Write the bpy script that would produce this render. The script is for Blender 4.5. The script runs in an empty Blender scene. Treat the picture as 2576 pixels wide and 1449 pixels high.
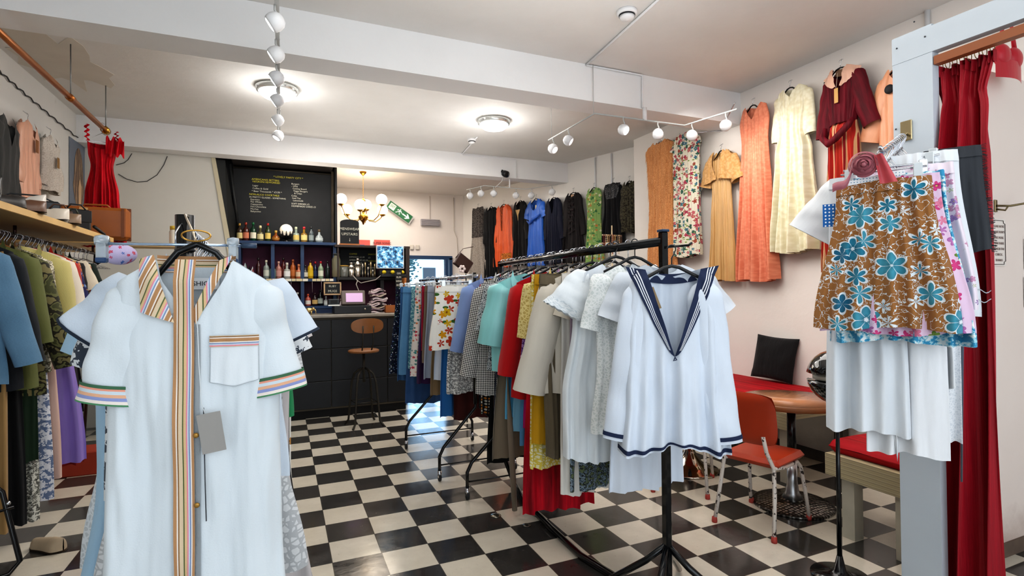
import bpy, math, random
from mathutils import Vector, Matrix, noise
random.seed(7)
PI=math.pi
# ---------------------------------------------------------------- camera geometry
FPX=1357.81; PITCH=0.0116769; ROLL=-0.01026912; YAW=0.42223914
CAMH=1.53315; CX=1319.95; CY=717.16
_fw=Vector((math.sin(YAW)*math.cos(PITCH),math.cos(YAW)*math.cos(PITCH),math.sin(PITCH)))
_rt=Vector((math.cos(YAW),-math.sin(YAW),0)); _up=_rt.cross(_fw)
CR=_rt*math.cos(ROLL)+_up*math.sin(ROLL); CU=-_rt*math.sin(ROLL)+_up*math.cos(ROLL)
CAM=Vector((0,0,CAMH))
def _at(x,y,ax,v):
    d=_fw+CR*((x-CX)/FPX)-CU*((y-CY)/FPX)
    t=(v-CAM[ax])/d[ax]
    return CAM+d*t
def PX(x,y,v): return _at(x,y,0,v)     # point seen at (x,y) on the plane X=v
def PY(x,y,v): return _at(x,y,1,v)
def PZ(x,y,v=0.0): return _at(x,y,2,v)
def PD(x,y,dist):                        # point at a depth along the view axis
    return CAM+(_fw+CR*((x-CX)/FPX)-CU*((y-CY)/FPX))*dist

COL=bpy.context.scene.collection
# ---------------------------------------------------------------- materials
MATS={}
class NB:
    def __init__(s,name):
        s.m=bpy.data.materials.new(name); s.m.use_nodes=True
        s.nt=s.m.node_tree; s.bs=s.nt.nodes['Principled BSDF']
    def n(s,t,ins=None,**kw):
        nd=s.nt.nodes.new(t)
        for k,v in kw.items(): setattr(nd,k,v)
        for k,v in (ins or {}).items(): s.set(nd.inputs[k],v)
        return nd
    def set(s,sock,v):
        if isinstance(v,bpy.types.NodeSocket): s.nt.links.new(v,sock)
        elif isinstance(v,bpy.types.Node): s.nt.links.new(v.outputs[0],sock)
        else:
            if isinstance(v,(tuple,list)) and len(v)==3 and sock.type=='RGBA': v=(*v,1)
            sock.default_value=v
    def b(s,**kw):
        for k,v in kw.items(): s.set(s.bs.inputs[k.replace('_',' ')],v)
    def math(s,op,a,b=0.0,c=None):
        nd=s.n('ShaderNodeMath',operation=op); s.set(nd.inputs[0],a); s.set(nd.inputs[1],b)
        if c is not None: s.set(nd.inputs[2],c)
        return nd.outputs[0]
    def mix(s,f,a,b,bt='MIX'):
        nd=s.n('ShaderNodeMix',data_type='RGBA',blend_type=bt)
        s.set(nd.inputs[0],f); s.set(nd.inputs[6],a); s.set(nd.inputs[7],b); return nd.outputs[2]
    def ramp(s,f,stops,const=False):
        nd=s.n('ShaderNodeValToRGB'); s.set(nd.inputs[0],f); cr=nd.color_ramp
        if const: cr.interpolation='CONSTANT'
        while len(cr.elements)<len(stops): cr.elements.new(1.0)
        for e,(p,c) in zip(cr.elements,stops):
            e.position=p; e.color=(*c,1) if len(c)==3 else c
        return nd.outputs[0]
    def uv(s,sx=1,sy=1,rot=0):
        tc=s.n('ShaderNodeTexCoord'); mp=s.n('ShaderNodeMapping',{'Vector':tc.outputs['UV']})
        mp.inputs['Scale'].default_value=(sx,sy,1); mp.inputs['Rotation'].default_value=(0,0,rot)
        return mp.outputs[0]
    def obj(s,sx=1,sy=1,sz=1):
        tc=s.n('ShaderNodeTexCoord'); mp=s.n('ShaderNodeMapping',{'Vector':tc.outputs['Object']})
        mp.inputs['Scale'].default_value=(sx,sy,sz); return mp.outputs[0]
    def noise(s,vec,scale,detail=2,rough=.5,col=False):
        nd=s.n('ShaderNodeTexNoise',{'Vector':vec,'Scale':scale,'Detail':detail,'Roughness':rough})
        return nd.outputs[1 if col else 0]
    def bump(s,h,strength=.3,dist=.01):
        nd=s.n('ShaderNodeBump',{'Height':h,'Strength':strength,'Distance':dist}); s.set(s.bs.inputs['Normal'],nd.outputs[0])
def lin(c):
    if isinstance(c,str):
        c=c.lstrip('#'); c=[int(c[i:i+2],16)/255 for i in (0,2,4)]
        return tuple((v/12.92 if v<=.04045 else ((v+.055)/1.055)**2.4) for v in c)
    return c
def basic(c,rough=.5,metal=0,spec=.5,name=None,var=0.0,emit=None,trans=0,coat=0,bumps=0,bscale=60):
    c=lin(c); k=('basic',c,rough,metal,spec,var,emit,trans,coat,bumps,bscale)
    if k in MATS: return MATS[k]
    n=NB(name or 'surface'); col=c
    if var or bumps:
        nz=n.noise(n.obj(),8,4)
        if var: col=n.mix(nz,tuple(v*(1-var) for v in c),tuple(min(1,v*(1+var)) for v in c)); 
        if bumps: n.bump(n.noise(n.obj(),bscale,3),bumps,.003)
    n.b(Base_Color=col,Roughness=rough,Metallic=metal)
    n.bs.inputs['Specular IOR Level'].default_value=spec
    if trans: n.bs.inputs['Transmission Weight'].default_value=trans
    if coat: n.bs.inputs['Coat Weight'].default_value=coat
    if emit: n.bs.inputs['Emission Color'].default_value=(*lin(emit[0]),1); n.bs.inputs['Emission Strength'].default_value=emit[1]
    MATS[k]=n.m; return n.m
def _finish(n,col,rough=.85,sheen=0.15,wr=.35,weave=True):
    n.b(Base_Color=col,Roughness=rough)
    n.bs.inputs['Specular IOR Level'].default_value=.25
    n.bs.inputs['Sheen Weight'].default_value=sheen
    w=n.noise(n.uv(8,1.6),1.5,3,.55); w2=n.noise(n.uv(1,1),260,1)
    n.bump(n.math('ADD',w,n.math('MULTIPLY',w2,.06 if weave else 0)),wr,.02)
def fab(kind,*cs,**o):
    """fabric: kind + colours (hex)"""
    k=('fab',kind,cs,tuple(sorted(o.items())))
    if k in MATS: return MATS[k]
    n=NB('fabric_'+kind); c=[lin(x) for x in cs]; sc=o.get('s',1.0)
    if kind=='plain':
        nz=n.noise(n.uv(3,1),3,3); col=n.mix(nz,tuple(v*.86 for v in c[0]),tuple(min(1,v*1.06) for v in c[0])); _finish(n,col)
    elif kind=='knit':
        w=n.n('ShaderNodeTexWave',{'Vector':n.uv(),'Scale':90*sc}); w.bands_direction='X'
        col=n.mix(w.outputs[1],tuple(v*.7 for v in c[0]),c[0]); _finish(n,col,.95,.3)
    elif kind=='velvet':
        nz=n.noise(n.uv(16,1.2),1.5,4,.6); lw=n.n('ShaderNodeLayerWeight',{'Blend':.35})
        f=n.math('MULTIPLY',nz,1.0); col=n.mix(n.ramp(f,[(.35,(0,0,0)),(.7,(1,1,1))]),tuple(v*.35 for v in c[0]),tuple(min(1,v*1.25) for v in c[0]))
        _finish(n,col,.7,.5,.45); n.bs.inputs['Sheen Tint'].default_value=(*c[0],1)
    elif kind=='satin':
        nz=n.noise(n.uv(10,1.5),1.6,3); col=n.mix(nz,tuple(v*.75 for v in c[0]),tuple(min(1,v*1.15) for v in c[0]))
        _finish(n,col,.38,.1,.3,False); n.bs.inputs['Specular IOR Level'].default_value=.5
    elif kind=='brocade':
        v=n.n('ShaderNodeTexVoronoi',{'Vector':n.uv(),'Scale':38*sc},feature='SMOOTH_F1'); nz=n.noise(n.uv(),22*sc,4,.7)
        f=n.ramp(n.math('MULTIPLY',v.outputs[0],nz),[(.12,(0,0,0)),(.3,(1,1,1))]); col=n.mix(f,c[0],c[1]); _finish(n,col,.5,.1,.14)
    elif kind=='stripe':      # colours in vertical stripes, s = repeats per metre
        x=n.n('ShaderNodeSeparateXYZ',{0:n.uv(1,1,o.get('rot',0))}); ax=o.get('ax',0)
        fr=n.math('FRACT',n.math('MULTIPLY',x.outputs[ax],sc*10)); N_=len(c)
        w=o.get('w') or tuple([1]*N_); tot=sum(w); st=[];a=0
        for cc,ww in zip(c,w): st.append((a/tot,cc)); a+=ww
        col=n.ramp(fr,st,True); _finish(n,col)
    elif kind=='check':
        ch=n.n('ShaderNodeTexChecker',{'Vector':n.uv(1,1,.78),'Scale':90*sc,'Color1':c[0],'Color2':c[1]}); _finish(n,ch.outputs[0])
    elif kind=='dots':
        v=n.n('ShaderNodeTexVoronoi',{'Vector':n.uv(),'Scale':45*sc,'Randomness':o.get('r',.1)}); 
        col=n.mix(n.math('LESS_THAN',v.outputs[0],o.get('d',.22)),c[0],n.ramp(v.outputs[1],[(i/max(1,len(c)-1),x) for i,x in enumerate(c[1:])],True)); _finish(n,col)
    elif kind=='speckle':
        nz=n.noise(n.uv(),60*sc,3,.7); st=[(0,c[0])]+[(.42+.5*(i)/(len(c)*2),x) for i,x in enumerate(c[1:])]; _finish(n,n.ramp(nz,st,True))
    elif kind=='camo':
        nz=n.noise(n.uv(),14*sc,2,.5); st=[(0,c[0])]+[(.42+.28*i/len(c),x) for i,x in enumerate(c[1:])]; _finish(n,n.ramp(nz,st,True))
    elif kind=='denim':
        nz=n.noise(n.uv(120,400),1,2); big=n.noise(n.uv(),6,3)
        col=n.mix(nz,tuple(v*.6 for v in c[0]),tuple(min(1,v*1.3) for v in c[0])); col=n.mix(n.math('MULTIPLY',big,.6),col,tuple(min(1,v*1.8+.05) for v in c[0])); _finish(n,col,.9,.1,.5)
    elif kind=='sequin':
        v=n.n('ShaderNodeTexVoronoi',{'Vector':n.uv(),'Scale':130*sc}); col=n.ramp(v.outputs[1],[(i/len(c),x) for i,x in enumerate(c)],True); _finish(n,col,.3,.0,.5)
    elif kind=='lace':
        v=n.n('ShaderNodeTexVoronoi',{'Vector':n.uv(),'Scale':75*sc},feature='DISTANCE_TO_EDGE'); 
        col=n.mix(n.math('LESS_THAN',v.outputs[0],.13),c[1],c[0]); _finish(n,col)
    elif kind=='floral':      # base, petal colours...; leaves colour via lf
        uvn=n.n('ShaderNodeVectorMath',{0:n.uv(),1:n.n('ShaderNodeVectorMath',{0:n.noise(n.uv(),25,1,.5,True),'Scale':.012},operation='SCALE').outputs[0]},operation='ADD').outputs[0]
        S=22*sc
        v=n.n('ShaderNodeTexVoronoi',{'Vector':uvn,'Scale':S,'Randomness':o.get('r',.85)})
        d=n.n('ShaderNodeVectorMath',{0:uvn,1:v.outputs[2]},operation='SUBTRACT')
        # voronoi position is in unscaled space
        xy=n.n('ShaderNodeSeparateXYZ',{0:d.outputs[0]}); ang=n.math('ARCTAN2',xy.outputs[1],xy.outputs[0])
        pet=n.math('ABSOLUTE',n.math('SINE',n.math('MULTIPLY',ang,o.get('p',5)/2)))
        sep=n.n('ShaderNodeSeparateXYZ',{0:v.outputs[1]})
        size=n.math('MULTIPLY_ADD',sep.outputs[1],.16,o.get('d',.22))
        rad=n.math('MULTIPLY',size,n.math('MULTIPLY_ADD',pet,.5,.62))
        dist=v.outputs[0]
        base=c[0]
        lf=o.get('lf')
        if lf:
            v2=n.n('ShaderNodeTexVoronoi',{'Vector':n.uv(1.0,2.1,.6),'Scale':S*.75}); base=n.mix(n.math('LESS_THAN',v2.outputs[0],.25),c[0],lin(lf))
        if o.get('sk'):
            v3=n.noise(n.uv(1,1),S*3.2,2,.6); base=n.mix(n.math('LESS_THAN',n.math('ABSOLUTE',n.math('SUBTRACT',v3,.5)),o.get('skw',.022)),base,lin(o['sk']))
        petc=n.ramp(sep.outputs[0],[(i/max(1,len(c)-1),x) for i,x in enumerate(c[1:])],True)
        inner=n.math('LESS_THAN',dist,rad)
        if o.get('ol'): base=n.mix(n.math('LESS_THAN',dist,n.math('ADD',rad,.07)),base,lin(o['ol']))
        shade=n.ramp(n.math('DIVIDE',dist,rad),[(0,(.35,.35,.35)),(.5,(1,1,1)),(1,(.8,.8,.8))])
        petc=n.mix(1.0,petc,shade,'MULTIPLY')
        if o.get('ol'): petc=n.mix(n.math('LESS_THAN',pet,.12),petc,lin(o['ol']))
        col=n.mix(inner,base,petc)
        ctr=lin(o.get('ct','#e8d27a')); col=n.mix(n.math('LESS_THAN',dist,n.math('MULTIPLY',rad,.2)),col,ctr)
        _finish(n,col,.85,.1,.3)
    MATS[k]=n.m; return n.m
# ---------------------------------------------------------------- mesh builder
class MB:
    def __init__(s): s.v=[]; s.f=[]; s.uv=[]; s.mi=[]; s.cur=0; s.flat=set()
    def add(s,vs,fs,uvs=None,flat=False):
        o=len(s.v); s.v+= [tuple(v) for v in vs]; s.uv+= (uvs if uvs else [(v[0]+v[1],v[2]) for v in vs])
        b=len(s.f)
        s.f+=[tuple(i+o for i in f) for f in fs]; s.mi+=[s.cur]*len(fs)
        if flat: s.flat.update(range(b,len(s.f)))
        return s
    def box(s,cx,cy,cz,sx,sy,sz,rot=None,bev=0):
        vs=[]; hx,hy,hz=sx/2,sy/2,sz/2
        if bev<=0:
            for x in(-hx,hx):
                for y in(-hy,hy):
                    for z in(-hz,hz): vs.append(Vector((x,y,z)))
            fs=[(0,1,3,2),(4,6,7,5),(0,4,5,1),(2,3,7,6),(0,2,6,4),(1,5,7,3)]
        else:
            # chamfered box: 24 verts
            b=min(bev,hx*.9,hy*.9,hz*.9); idx={}
            for sx_ in(-1,1):
                for sy_ in(-1,1):
                    for sz_ in(-1,1):
                        for a in range(3):
                            p=[hx-b,hy-b,hz-b]; p[a]=[hx,hy,hz][a]
                            idx[(sx_,sy_,sz_,a)]=len(vs); vs.append(Vector((p[0]*sx_,p[1]*sy_,p[2]*sz_)))
            fs=[]
            for a in range(3):
                o1,o2=[i for i in range(3) if i!=a]
                for sg in(-1,1):
                    q=[]
                    for (u,w) in((-1,-1),(1,-1),(1,1),(-1,1)):
                        t=[0,0,0]; t[a]=sg; t[o1]=u; t[o2]=w; q.append(idx[(*t,a)])
                    if (sg>0)!=(a!=1): q=q[::-1]
                    fs.append(tuple(q))
            for a in range(3):
                o1,o2=[i for i in range(3) if i!=a]
                for u in(-1,1):
                    for w in(-1,1):
                        t1=[0,0,0]; t1[a]=-1; t1[o1]=u; t1[o2]=w; t2=t1[:]; t2[a]=1
                        fs.append((idx[(*t1,o1)],idx[(*t2,o1)],idx[(*t2,o2)],idx[(*t1,o2)]))
            for k in [(a,b_,c_) for a in(-1,1) for b_ in(-1,1) for c_ in(-1,1)]: fs.append(tuple(idx[(*k,a)] for a in range(3)))
        if rot is not None: vs=[rot@v for v in vs]
        c=Vector((cx,cy,cz)); s.add([v+c for v in vs],fs,flat=True); return s
    def bb(s,x0,x1,y0,y1,z0,z1,bev=0): return s.box((x0+x1)/2,(y0+y1)/2,(z0+z1)/2,abs(x1-x0),abs(y1-y0),abs(z1-z0),None,bev)
    def tube(s,pts,r,n=8,cap=True,closed=False):
        pts=[Vector(p) for p in pts]; m=len(pts); rr=r if isinstance(r,(list,tuple)) else [r]*m
        vs=[];fs=[];nrm=None
        for i,p in enumerate(pts):
            if closed: t=pts[(i+1)%m]-pts[i-1]
            else: t=pts[min(i+1,m-1)]-pts[max(i-1,0)]
            t=t.normalized() if t.length>1e-9 else Vector((0,0,1))
            if nrm is None:
                nrm=t.orthogonal().normalized()
            else:
                nrm=(nrm-t*nrm.dot(t)); nrm=nrm.normalized() if nrm.length>1e-6 else t.orthogonal().normalized()
            b=t.cross(nrm)
            for k in range(n):
                a=2*PI*k/n; vs.append(p+(nrm*math.cos(a)+b*math.sin(a))*rr[i])
        M=m if closed else m-1
        for i in range(M):
            for k in range(n):
                a=i*n+k;b_=i*n+(k+1)%n;c=((i+1)%m)*n+(k+1)%n;d=((i+1)%m)*n+k; fs.append((a,b_,c,d))
        if cap and not closed: fs.append(tuple(range(n))[::-1]); fs.append(tuple((m-1)*n+k for k in range(n)))
        return s.add(vs,fs)
    def lathe(s,prof,n=20,c=(0,0,0),axis=None):
        """prof: list of (r,z)"""
        vs=[];fs=[];m=len(prof)
        for r,z in prof:
            for k in range(n):
                a=2*PI*k/n; vs.append(Vector((r*math.cos(a),r*math.sin(a),z)))
        for i in range(m-1):
            for k in range(n): fs.append((i*n+k,i*n+(k+1)%n,(i+1)*n+(k+1)%n,(i+1)*n+k))
        if prof[0][0]>1e-5: fs.append(tuple(range(n))[::-1])
        if prof[-1][0]>1e-5: fs.append(tuple((m-1)*n+k for k in range(n)))
        if axis is not None:
            q=Vector((0,0,1)).rotation_difference(Vector(axis)); vs=[q@v for v in vs]
        c=Vector(c); uv=[(math.atan2(v[1],v[0])*.05,v[2]) for v in vs]
        return s.add([v+c for v in vs],fs,uv)
    def sph(s,c,r,n=20,m=12,sq=(1,1,1)):
        prof=[(max(1e-6,r*math.sin(PI*i/m)),-r*math.cos(PI*i/m)) for i in range(m+1)]
        o=len(s.v); s.lathe(prof,n)
        for i in range(o,len(s.v)): v=s.v[i]; s.v[i]=(v[0]*sq[0]+c[0],v[1]*sq[1]+c[1],v[2]*sq[2]+c[2])
        return s
    def grid(s,fn,nu,nv,uvf=None,flip=False):
        vs=[];uv=[];fs=[]
        for j in range(nv+1):
            for i in range(nu+1):
                r=fn(i/nu,j/nv); 
                if len(r)==2: vs.append(r[0]); uv.append(r[1])
                else: vs.append(r); uv.append((r[0],r[2]))
        for j in range(nv):
            for i in range(nu):
                a=j*(nu+1)+i; q=(a,a+1,a+nu+2,a+nu+1); fs.append(q[::-1] if flip else q)
        return s.add(vs,fs,uv)
    def poly(s,pts,th=None):
        """flat polygon, optional extrusion vector"""
        n=len(pts); pts=[Vector(p) for p in pts]
        if th is None: return s.add(pts,[tuple(range(n))],flat=True)
        th=Vector(th); vs=pts+[p+th for p in pts]
        fs=[tuple(range(n)),tuple(range(n,2*n))[::-1]]+[(i,(i+1)%n,n+(i+1)%n,n+i) for i in range(n)]
        return s.add(vs,fs,flat=True)
    def build(s,name,mat,parent=None,loc=None,rz=None,smooth=True):
        me=bpy.data.meshes.new(name); me.from_pydata([tuple(v) for v in s.v],[],s.f)
        ul=me.uv_layers.new(name='UVMap'); 
        lu=[0.0]*(2*len(me.loops)); vi=[0]*len(me.loops); me.loops.foreach_get('vertex_index',vi)
        for i,k in enumerate(vi): lu[2*i],lu[2*i+1]=s.uv[k]
        ul.data.foreach_set('uv',lu)
        for m in (mat if isinstance(mat,(list,tuple)) else [mat]): me.materials.append(m)
        me.polygons.foreach_set('material_index',s.mi)
        me.polygons.foreach_set('use_smooth',[bool(smooth) and i not in s.flat for i in range(len(s.f))])
        me.update()
        o=bpy.data.objects.new(name,me); COL.objects.link(o)
        if parent is not None: o.parent=parent
        if loc is not None: o.location=loc
        if rz is not None: o.rotation_euler=(0,0,rz)
        return o
def tag(o,label,cat,group=None):
    o['label']=label; o['category']=cat
    if group: o['group']=group
    return o
def struct(o): o['kind']='structure'; return o
def thing(name,label,cat,loc=(0,0,0),rz=0,group=None):
    o=bpy.data.objects.new(name,None); o.empty_display_size=.05; COL.objects.link(o); o.location=loc; o.rotation_euler=(0,0,rz)
    return tag(o,label,cat,group)
def copy_tree(o,parent=None,loc=None):
    c=o.copy(); COL.objects.link(c)
    if parent is not None: c.parent=parent
    if loc is not None: c.location=loc
    for ch in list(o.children): copy_tree(ch,c)
    return c
def text(body,size,mat,parent,loc,rot,name='lettering',align='LEFT',ext=.0008,sx=1.0):
    cu=bpy.data.curves.new(name,'FONT'); cu.body=body; cu.size=size; cu.align_x=align; cu.extrude=ext; cu.resolution_u=2
    t=bpy.data.objects.new('tmp',cu); COL.objects.link(t); dg=bpy.context.evaluated_depsgraph_get(); dg.update()
    me=bpy.data.meshes.new_from_object(t.evaluated_get(dg)); COL.objects.unlink(t); bpy.data.objects.remove(t)
    me.materials.clear(); me.materials.append(mat)
    o=bpy.data.objects.new(name,me); COL.objects.link(o); o.parent=parent; o.location=loc; o.rotation_euler=rot; o.scale=(sx,1,1)
    return o
FX=(PI/2,0,0)       # text that faces -Y
# ---------------------------------------------------------------- garments
def interp(prof,z):
    if z<=prof[0][0]: return prof[0][1]
    for (a,wa),(b,wb) in zip(prof,prof[1:]):
        if z<=b:
            t=(z-a)/(b-a); t=t*t*(3-2*t); return wa+(wb-wa)*t
    return prof[-1][1]
class Garment:
    """a hanging garment: x = width, front faces -y, z down from its neck point"""
    def __init__(s,prof,L,d=.035,neck=(.07,.09,.02,'u'),slope=.05,folds=(.004,.02),k=(3,5,8),seed=0,hem=0.0,wr=.01):
        s.prof=prof;s.L=L;s.d=d;s.neck=neck;s.slope=slope;s.folds=folds;s.hem=hem;s.wr=wr
        r=random.Random(seed); s.ks=[(kk*(1+.15*r.uniform(-1,1)),r.uniform(0,6.28),r.uniform(.5,1)) for kk in k]; s.sd=seed*3.7
        s.hp=r.uniform(0,6)
    def top(s,q,side):
        nw,fd,bd,st=s.neck; n=nw/s.prof[0][1]; a=abs(q); dep=fd if side<0 else bd
        if a<n:
            u=a/n
            if st=='v': v=1-u
            elif st=='sq': v=1 if u<.8 else (1-u)/.2
            else: v=math.sqrt(max(0,1-u*u))
            return -dep*v
        return -s.slope*((a-n)/(1-n+1e-6))**1.25
    def wave(s,q,z):
        f=min(1.2,max(0,z/s.L)); A=s.folds[0]+(s.folds[1]-s.folds[0])*f**1.3
        w=sum(a*math.sin(PI*k*q+p+z*1.2*math.sin(p)) for k,p,a in s.ks)/1.4*A
        return w+ (noise.noise((q*3+s.sd,z*4,s.sd))*s.wr + noise.noise((q*9,z*7+s.sd,1))*s.wr*.5)*min(1,z*8+.1)
    def P(s,q,z,side,off=0):
        hw=interp(s.prof,z); x=q*hw; dd=(s.d*(1 if z>.05 else .55+.45*z/.05))*math.sqrt(max(0,1-q*q))+off
        return (x,s.wave(q,z)+side*dd,-z)
    def surf(s,u,t,side,off=0,t0=0,t1=1,q0=-1,q1=1):
        q=q0+(q1-q0)*u
        if q0==-1 and q1==1: q=-math.cos(PI*u)
        tt=t0+(t1-t0)*t; zt=-s.top(q,side); L=s.L+s.hem*math.sin(q*4+s.hp)*(.5)
        z=zt+(L-zt)*tt; p=s.P(q,z,side,off)
        return p,(p[0]+(3.3 if side>0 else 0),-z)
    def body(s,nu=26,nv=22,t0=0,t1=1,off=0,q0=-1,q1=1,sides=(-1,1)):
        m=MB()
        for side in sides: m.grid(lambda u,v:s.surf(u,v,side,off,t0,t1,q0,q1),nu,nv,flip=(side<0))
        return m
    def patch(s,fn,nu,nv,off=.003,side=-1):
        """fn(u,v)->(x,z) on the front"""
        m=MB()
        def g(u,v):
            x,z=fn(u,v); hw=interp(s.prof,z); q=max(-1,min(1,x/hw)); p=s.P(q,z,side,off); return (x,p[1],-z),(x,-z)
        return m.grid(g,nu,nv,flip=(side<0))
def sleeve(side,x0,z0,L,ang,r0=.075,r1=.055,fl=.45,bend=0,seed=0,nu=16,nv=14,y0=0,puff=0):
    """tube from the shoulder (side*x0,-z0) hanging down at angle ang from vertical"""
    m=MB(); 
    def g(u,v):
        t=v; th=u*2*PI; dome=min(1,math.sqrt(max(0.0,t/.10)))*.92+.08 if t<.1 else 1
        a=ang*(1-bend*t); 
        cx=x0+L*t*math.sin(ang)*(1-.5*bend*t)-.02; cz=z0+L*t*math.cos(a)+ .0
        r=(r0+(r1-r0)*t+puff*math.sin(PI*min(1,t)))*dome
        r*=1+.10*noise.noise((math.cos(th)+seed*1.3,math.sin(th),t*4+seed))
        px=math.cos(th)*r; py=math.sin(th)*r*fl
        x=side*(cx+px*math.cos(ang)); z=cz-px*math.sin(ang)*.9
        y=y0+py+.006*math.sin(t*7+seed)+.012*noise.noise((px*12,t*5,seed))
        return (x,y,-z),(px+side*2+ (1.1 if py>0 else 0),-L*t)
    return m.grid(g,nu,nv,flip=(side>0))
def cuff(side,x0,z0,L,ang,r0,r1,fl,bend,seed,t0,t1,off,nu=16,y0=0,puff=0):
    m=MB()
    def g(u,v):
        t=t0+(t1-t0)*v; th=u*2*PI; a=ang*(1-bend*t)
        cx=x0+L*t*math.sin(ang)*(1-.5*bend*t)-.02; cz=z0+L*t*math.cos(a)
        r=(r0+(r1-r0)*t+puff*math.sin(PI*min(1,t)))*(1+.10*noise.noise((math.cos(th)+seed*1.3,math.sin(th),t*4+seed)))+off
        px=math.cos(th)*r; py=math.sin(th)*(r*fl+off*.6)
        x=side*(cx+px*math.cos(ang)); z=cz-px*math.sin(ang)*.9; y=y0+py+.006*math.sin(t*7+seed)+.012*noise.noise((px*12,t*5,seed))
        return (x,y,-z),(th*.03,-L*t)
    return m.grid(g,nu,3,flip=(side>0))
HANGN=0
BLK=None
def hanger_mesh(kind,parent,hw=.2,drop=.10,hook_r=.018):
    """hook over a rail whose centre is the origin; arms below"""
    dark=basic('#17181b',.4); chrome=basic('#c9ccd2',.18,1.0); 
    h=MB(); pts=[(0,0,0)]
    pts=[(hook_r*math.cos(a),0,hook_r*math.sin(a)) for a in [math.radians(x) for x in range(-40,190,18)]][::-1]
    pts=pts+[(hook_r*.55,0,-hook_r*1.3),(0,0,-hook_r*2.2),(0,0,-drop+.015)]
    h.tube([(p[0],p[1],p[2]) for p in pts],.0022 if kind!='black' else .003,6).build('hook',chrome if kind!='black' else dark,parent)
    a=MB(); z=-drop+.02
    if kind in('black','wood'):
        prof=[(-hw,0,z-.075),(-hw*.6,0,z-.045),(-hw*.2,0,z-.008),(0,0,z),(hw*.2,0,z-.008),(hw*.6,0,z-.045),(hw,0,z-.075)]
        a.tube(prof,[.006,.008,.008,.008,.008,.008,.006],8); a.build('arm',dark if kind=='black' else basic('#a8763f',.5),parent)
    elif kind=='clip':
        a.tube([(-hw,0,z),(hw,0,z)],.004,8); a.build('bar',chrome,parent)
        for sx in(-1,1):
            c=MB(); c.box(sx*hw*.8,-.008,z-.012,.03,.006,.055,bev=.002); c.box(sx*hw*.8,.008,z-.012,.03,.006,.055,bev=.002); c.tube([(sx*hw*.8-.016,0,z),(sx*hw*.8+.016,0,z)],.009,8); c.build('clip',basic('#dfe6ea',.15,.3),parent)
    else:
        a.tube([(0,0,z),(-hw,0,z-.085),(hw,0,z-.085),(0,0,z)],.0022,6); a.build('frame',chrome,parent)
def hanger(kind,loc,rz,label,hw=.2,group=None,drop=.10):
    t=thing('clothes_hanger',label,'hanger',loc,rz,group); hanger_mesh(kind,t,hw,drop); return t
# ================================================================= ROOM
T=0.27432; OX=0.25345; OY=3.82047; ZC=3.57
def floor_mat():
    n=NB('checker_vinyl_tiles'); tc=n.n('ShaderNodeTexCoord'); sp=n.n('ShaderNodeSeparateXYZ',{0:tc.outputs['Object']})
    fx=n.math('DIVIDE',n.math('SUBTRACT',sp.outputs[0],OX),T); fy=n.math('DIVIDE',n.math('SUBTRACT',sp.outputs[1],OY),T)
    ix=n.math('FLOOR',fx); iy=n.math('FLOOR',fy)
    par=n.math('FLOORED_MODULO',n.math('ADD',ix,iy),2.0)
    vec=n.n('ShaderNodeCombineXYZ',{0:ix,1:iy}); wn=n.n('ShaderNodeTexWhiteNoise',{0:vec.outputs[0]},noise_dimensions='2D')
    ns=n.noise(tc.outputs['Object'],5,5,.65); fine=n.noise(tc.outputs['Object'],45,4,.7)
    dk=n.mix(ns,lin('#262524'),lin('#454341')); dk=n.mix(n.math('MULTIPLY',wn.outputs[0],.35),dk,lin('#57524d'))
    lt=n.mix(ns,lin('#bdb5a6'),lin('#e6dfd0')); lt=n.mix(n.math('MULTIPLY',wn.outputs[0],.25),lt,lin('#d9cdb6'))
    lt=n.mix(n.ramp(fine,[(.62,(0,0,0)),(.75,(.5,.5,.5))]),lt,lin('#8f8676')); dk=n.mix(n.ramp(fine,[(.6,(0,0,0)),(.8,(.3,.3,.3))]),dk,lin('#7b756c'))
    col=n.mix(par,lt,dk)
    ex=n.math('SUBTRACT',.5,n.math('ABSOLUTE',n.math('SUBTRACT',n.math('FRACT',fx),.5))); ey=n.math('SUBTRACT',.5,n.math('ABSOLUTE',n.math('SUBTRACT',n.math('FRACT',fy),.5)))
    e=n.math('LESS_THAN',n.math('MINIMUM',ex,ey),.008); col=n.mix(e,col,lin('#4f4a42'))
    n.b(Base_Color=col,Roughness=n.ramp(ns,[(.3,(.09,)*3),(.7,(.20,)*3)])); n.bs.inputs['Specular IOR Level'].default_value=.5
    n.bump(n.math('ADD',n.noise(tc.outputs['Object'],14,2),n.math('MULTIPLY',e,-1.0)),.12,.004)
    return n.m
def plaster(c,c2,name='painted_plaster',bump=.25,foot_tint=None):
    n=NB(name); o=n.obj(); ns=n.noise(o,1.3,5,.6); col=n.mix(ns,lin(c),lin(c2))
    if foot_tint:
        sp=n.n('ShaderNodeSeparateXYZ',{0:o}); g=n.ramp(n.math('ADD',sp.outputs[2],n.math('MULTIPLY',n.noise(o,6,5,.7),.25)),[(.12,(1,1,1)),(.4,(0,0,0))]); col=n.mix(n.math('MULTIPLY',g,.7),col,lin(foot_tint))  # second tint blended in raggedly towards the bottom of the wall
    n.b(Base_Color=col,Roughness=.75); n.bump(n.noise(o,9,6,.6),bump,.01); return n.m
M_CEIL=plaster('#d6d4d0','#ebeae8','ceiling_paint'); M_BEAM=plaster('#e4e4e4','#f2f2f2','beam_paint')
M_WALLR=plaster('#e6dfd8','#f2ede8','warm_white_wall',foot_tint='#8a8580'); M_WALLB=plaster('#e2dad4','#eee7e1','back_wall_paint'); M_WALLL=plaster('#d9d8d4','#e9e8e4','left_wall_paint')
M_PART=plaster('#cfccc2','#e0ded6','partition_paint',.1)
struct(MB().bb(-2.4,5.0,-2.2,10.6,-.1,0).build('floor',floor_mat()))
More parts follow.
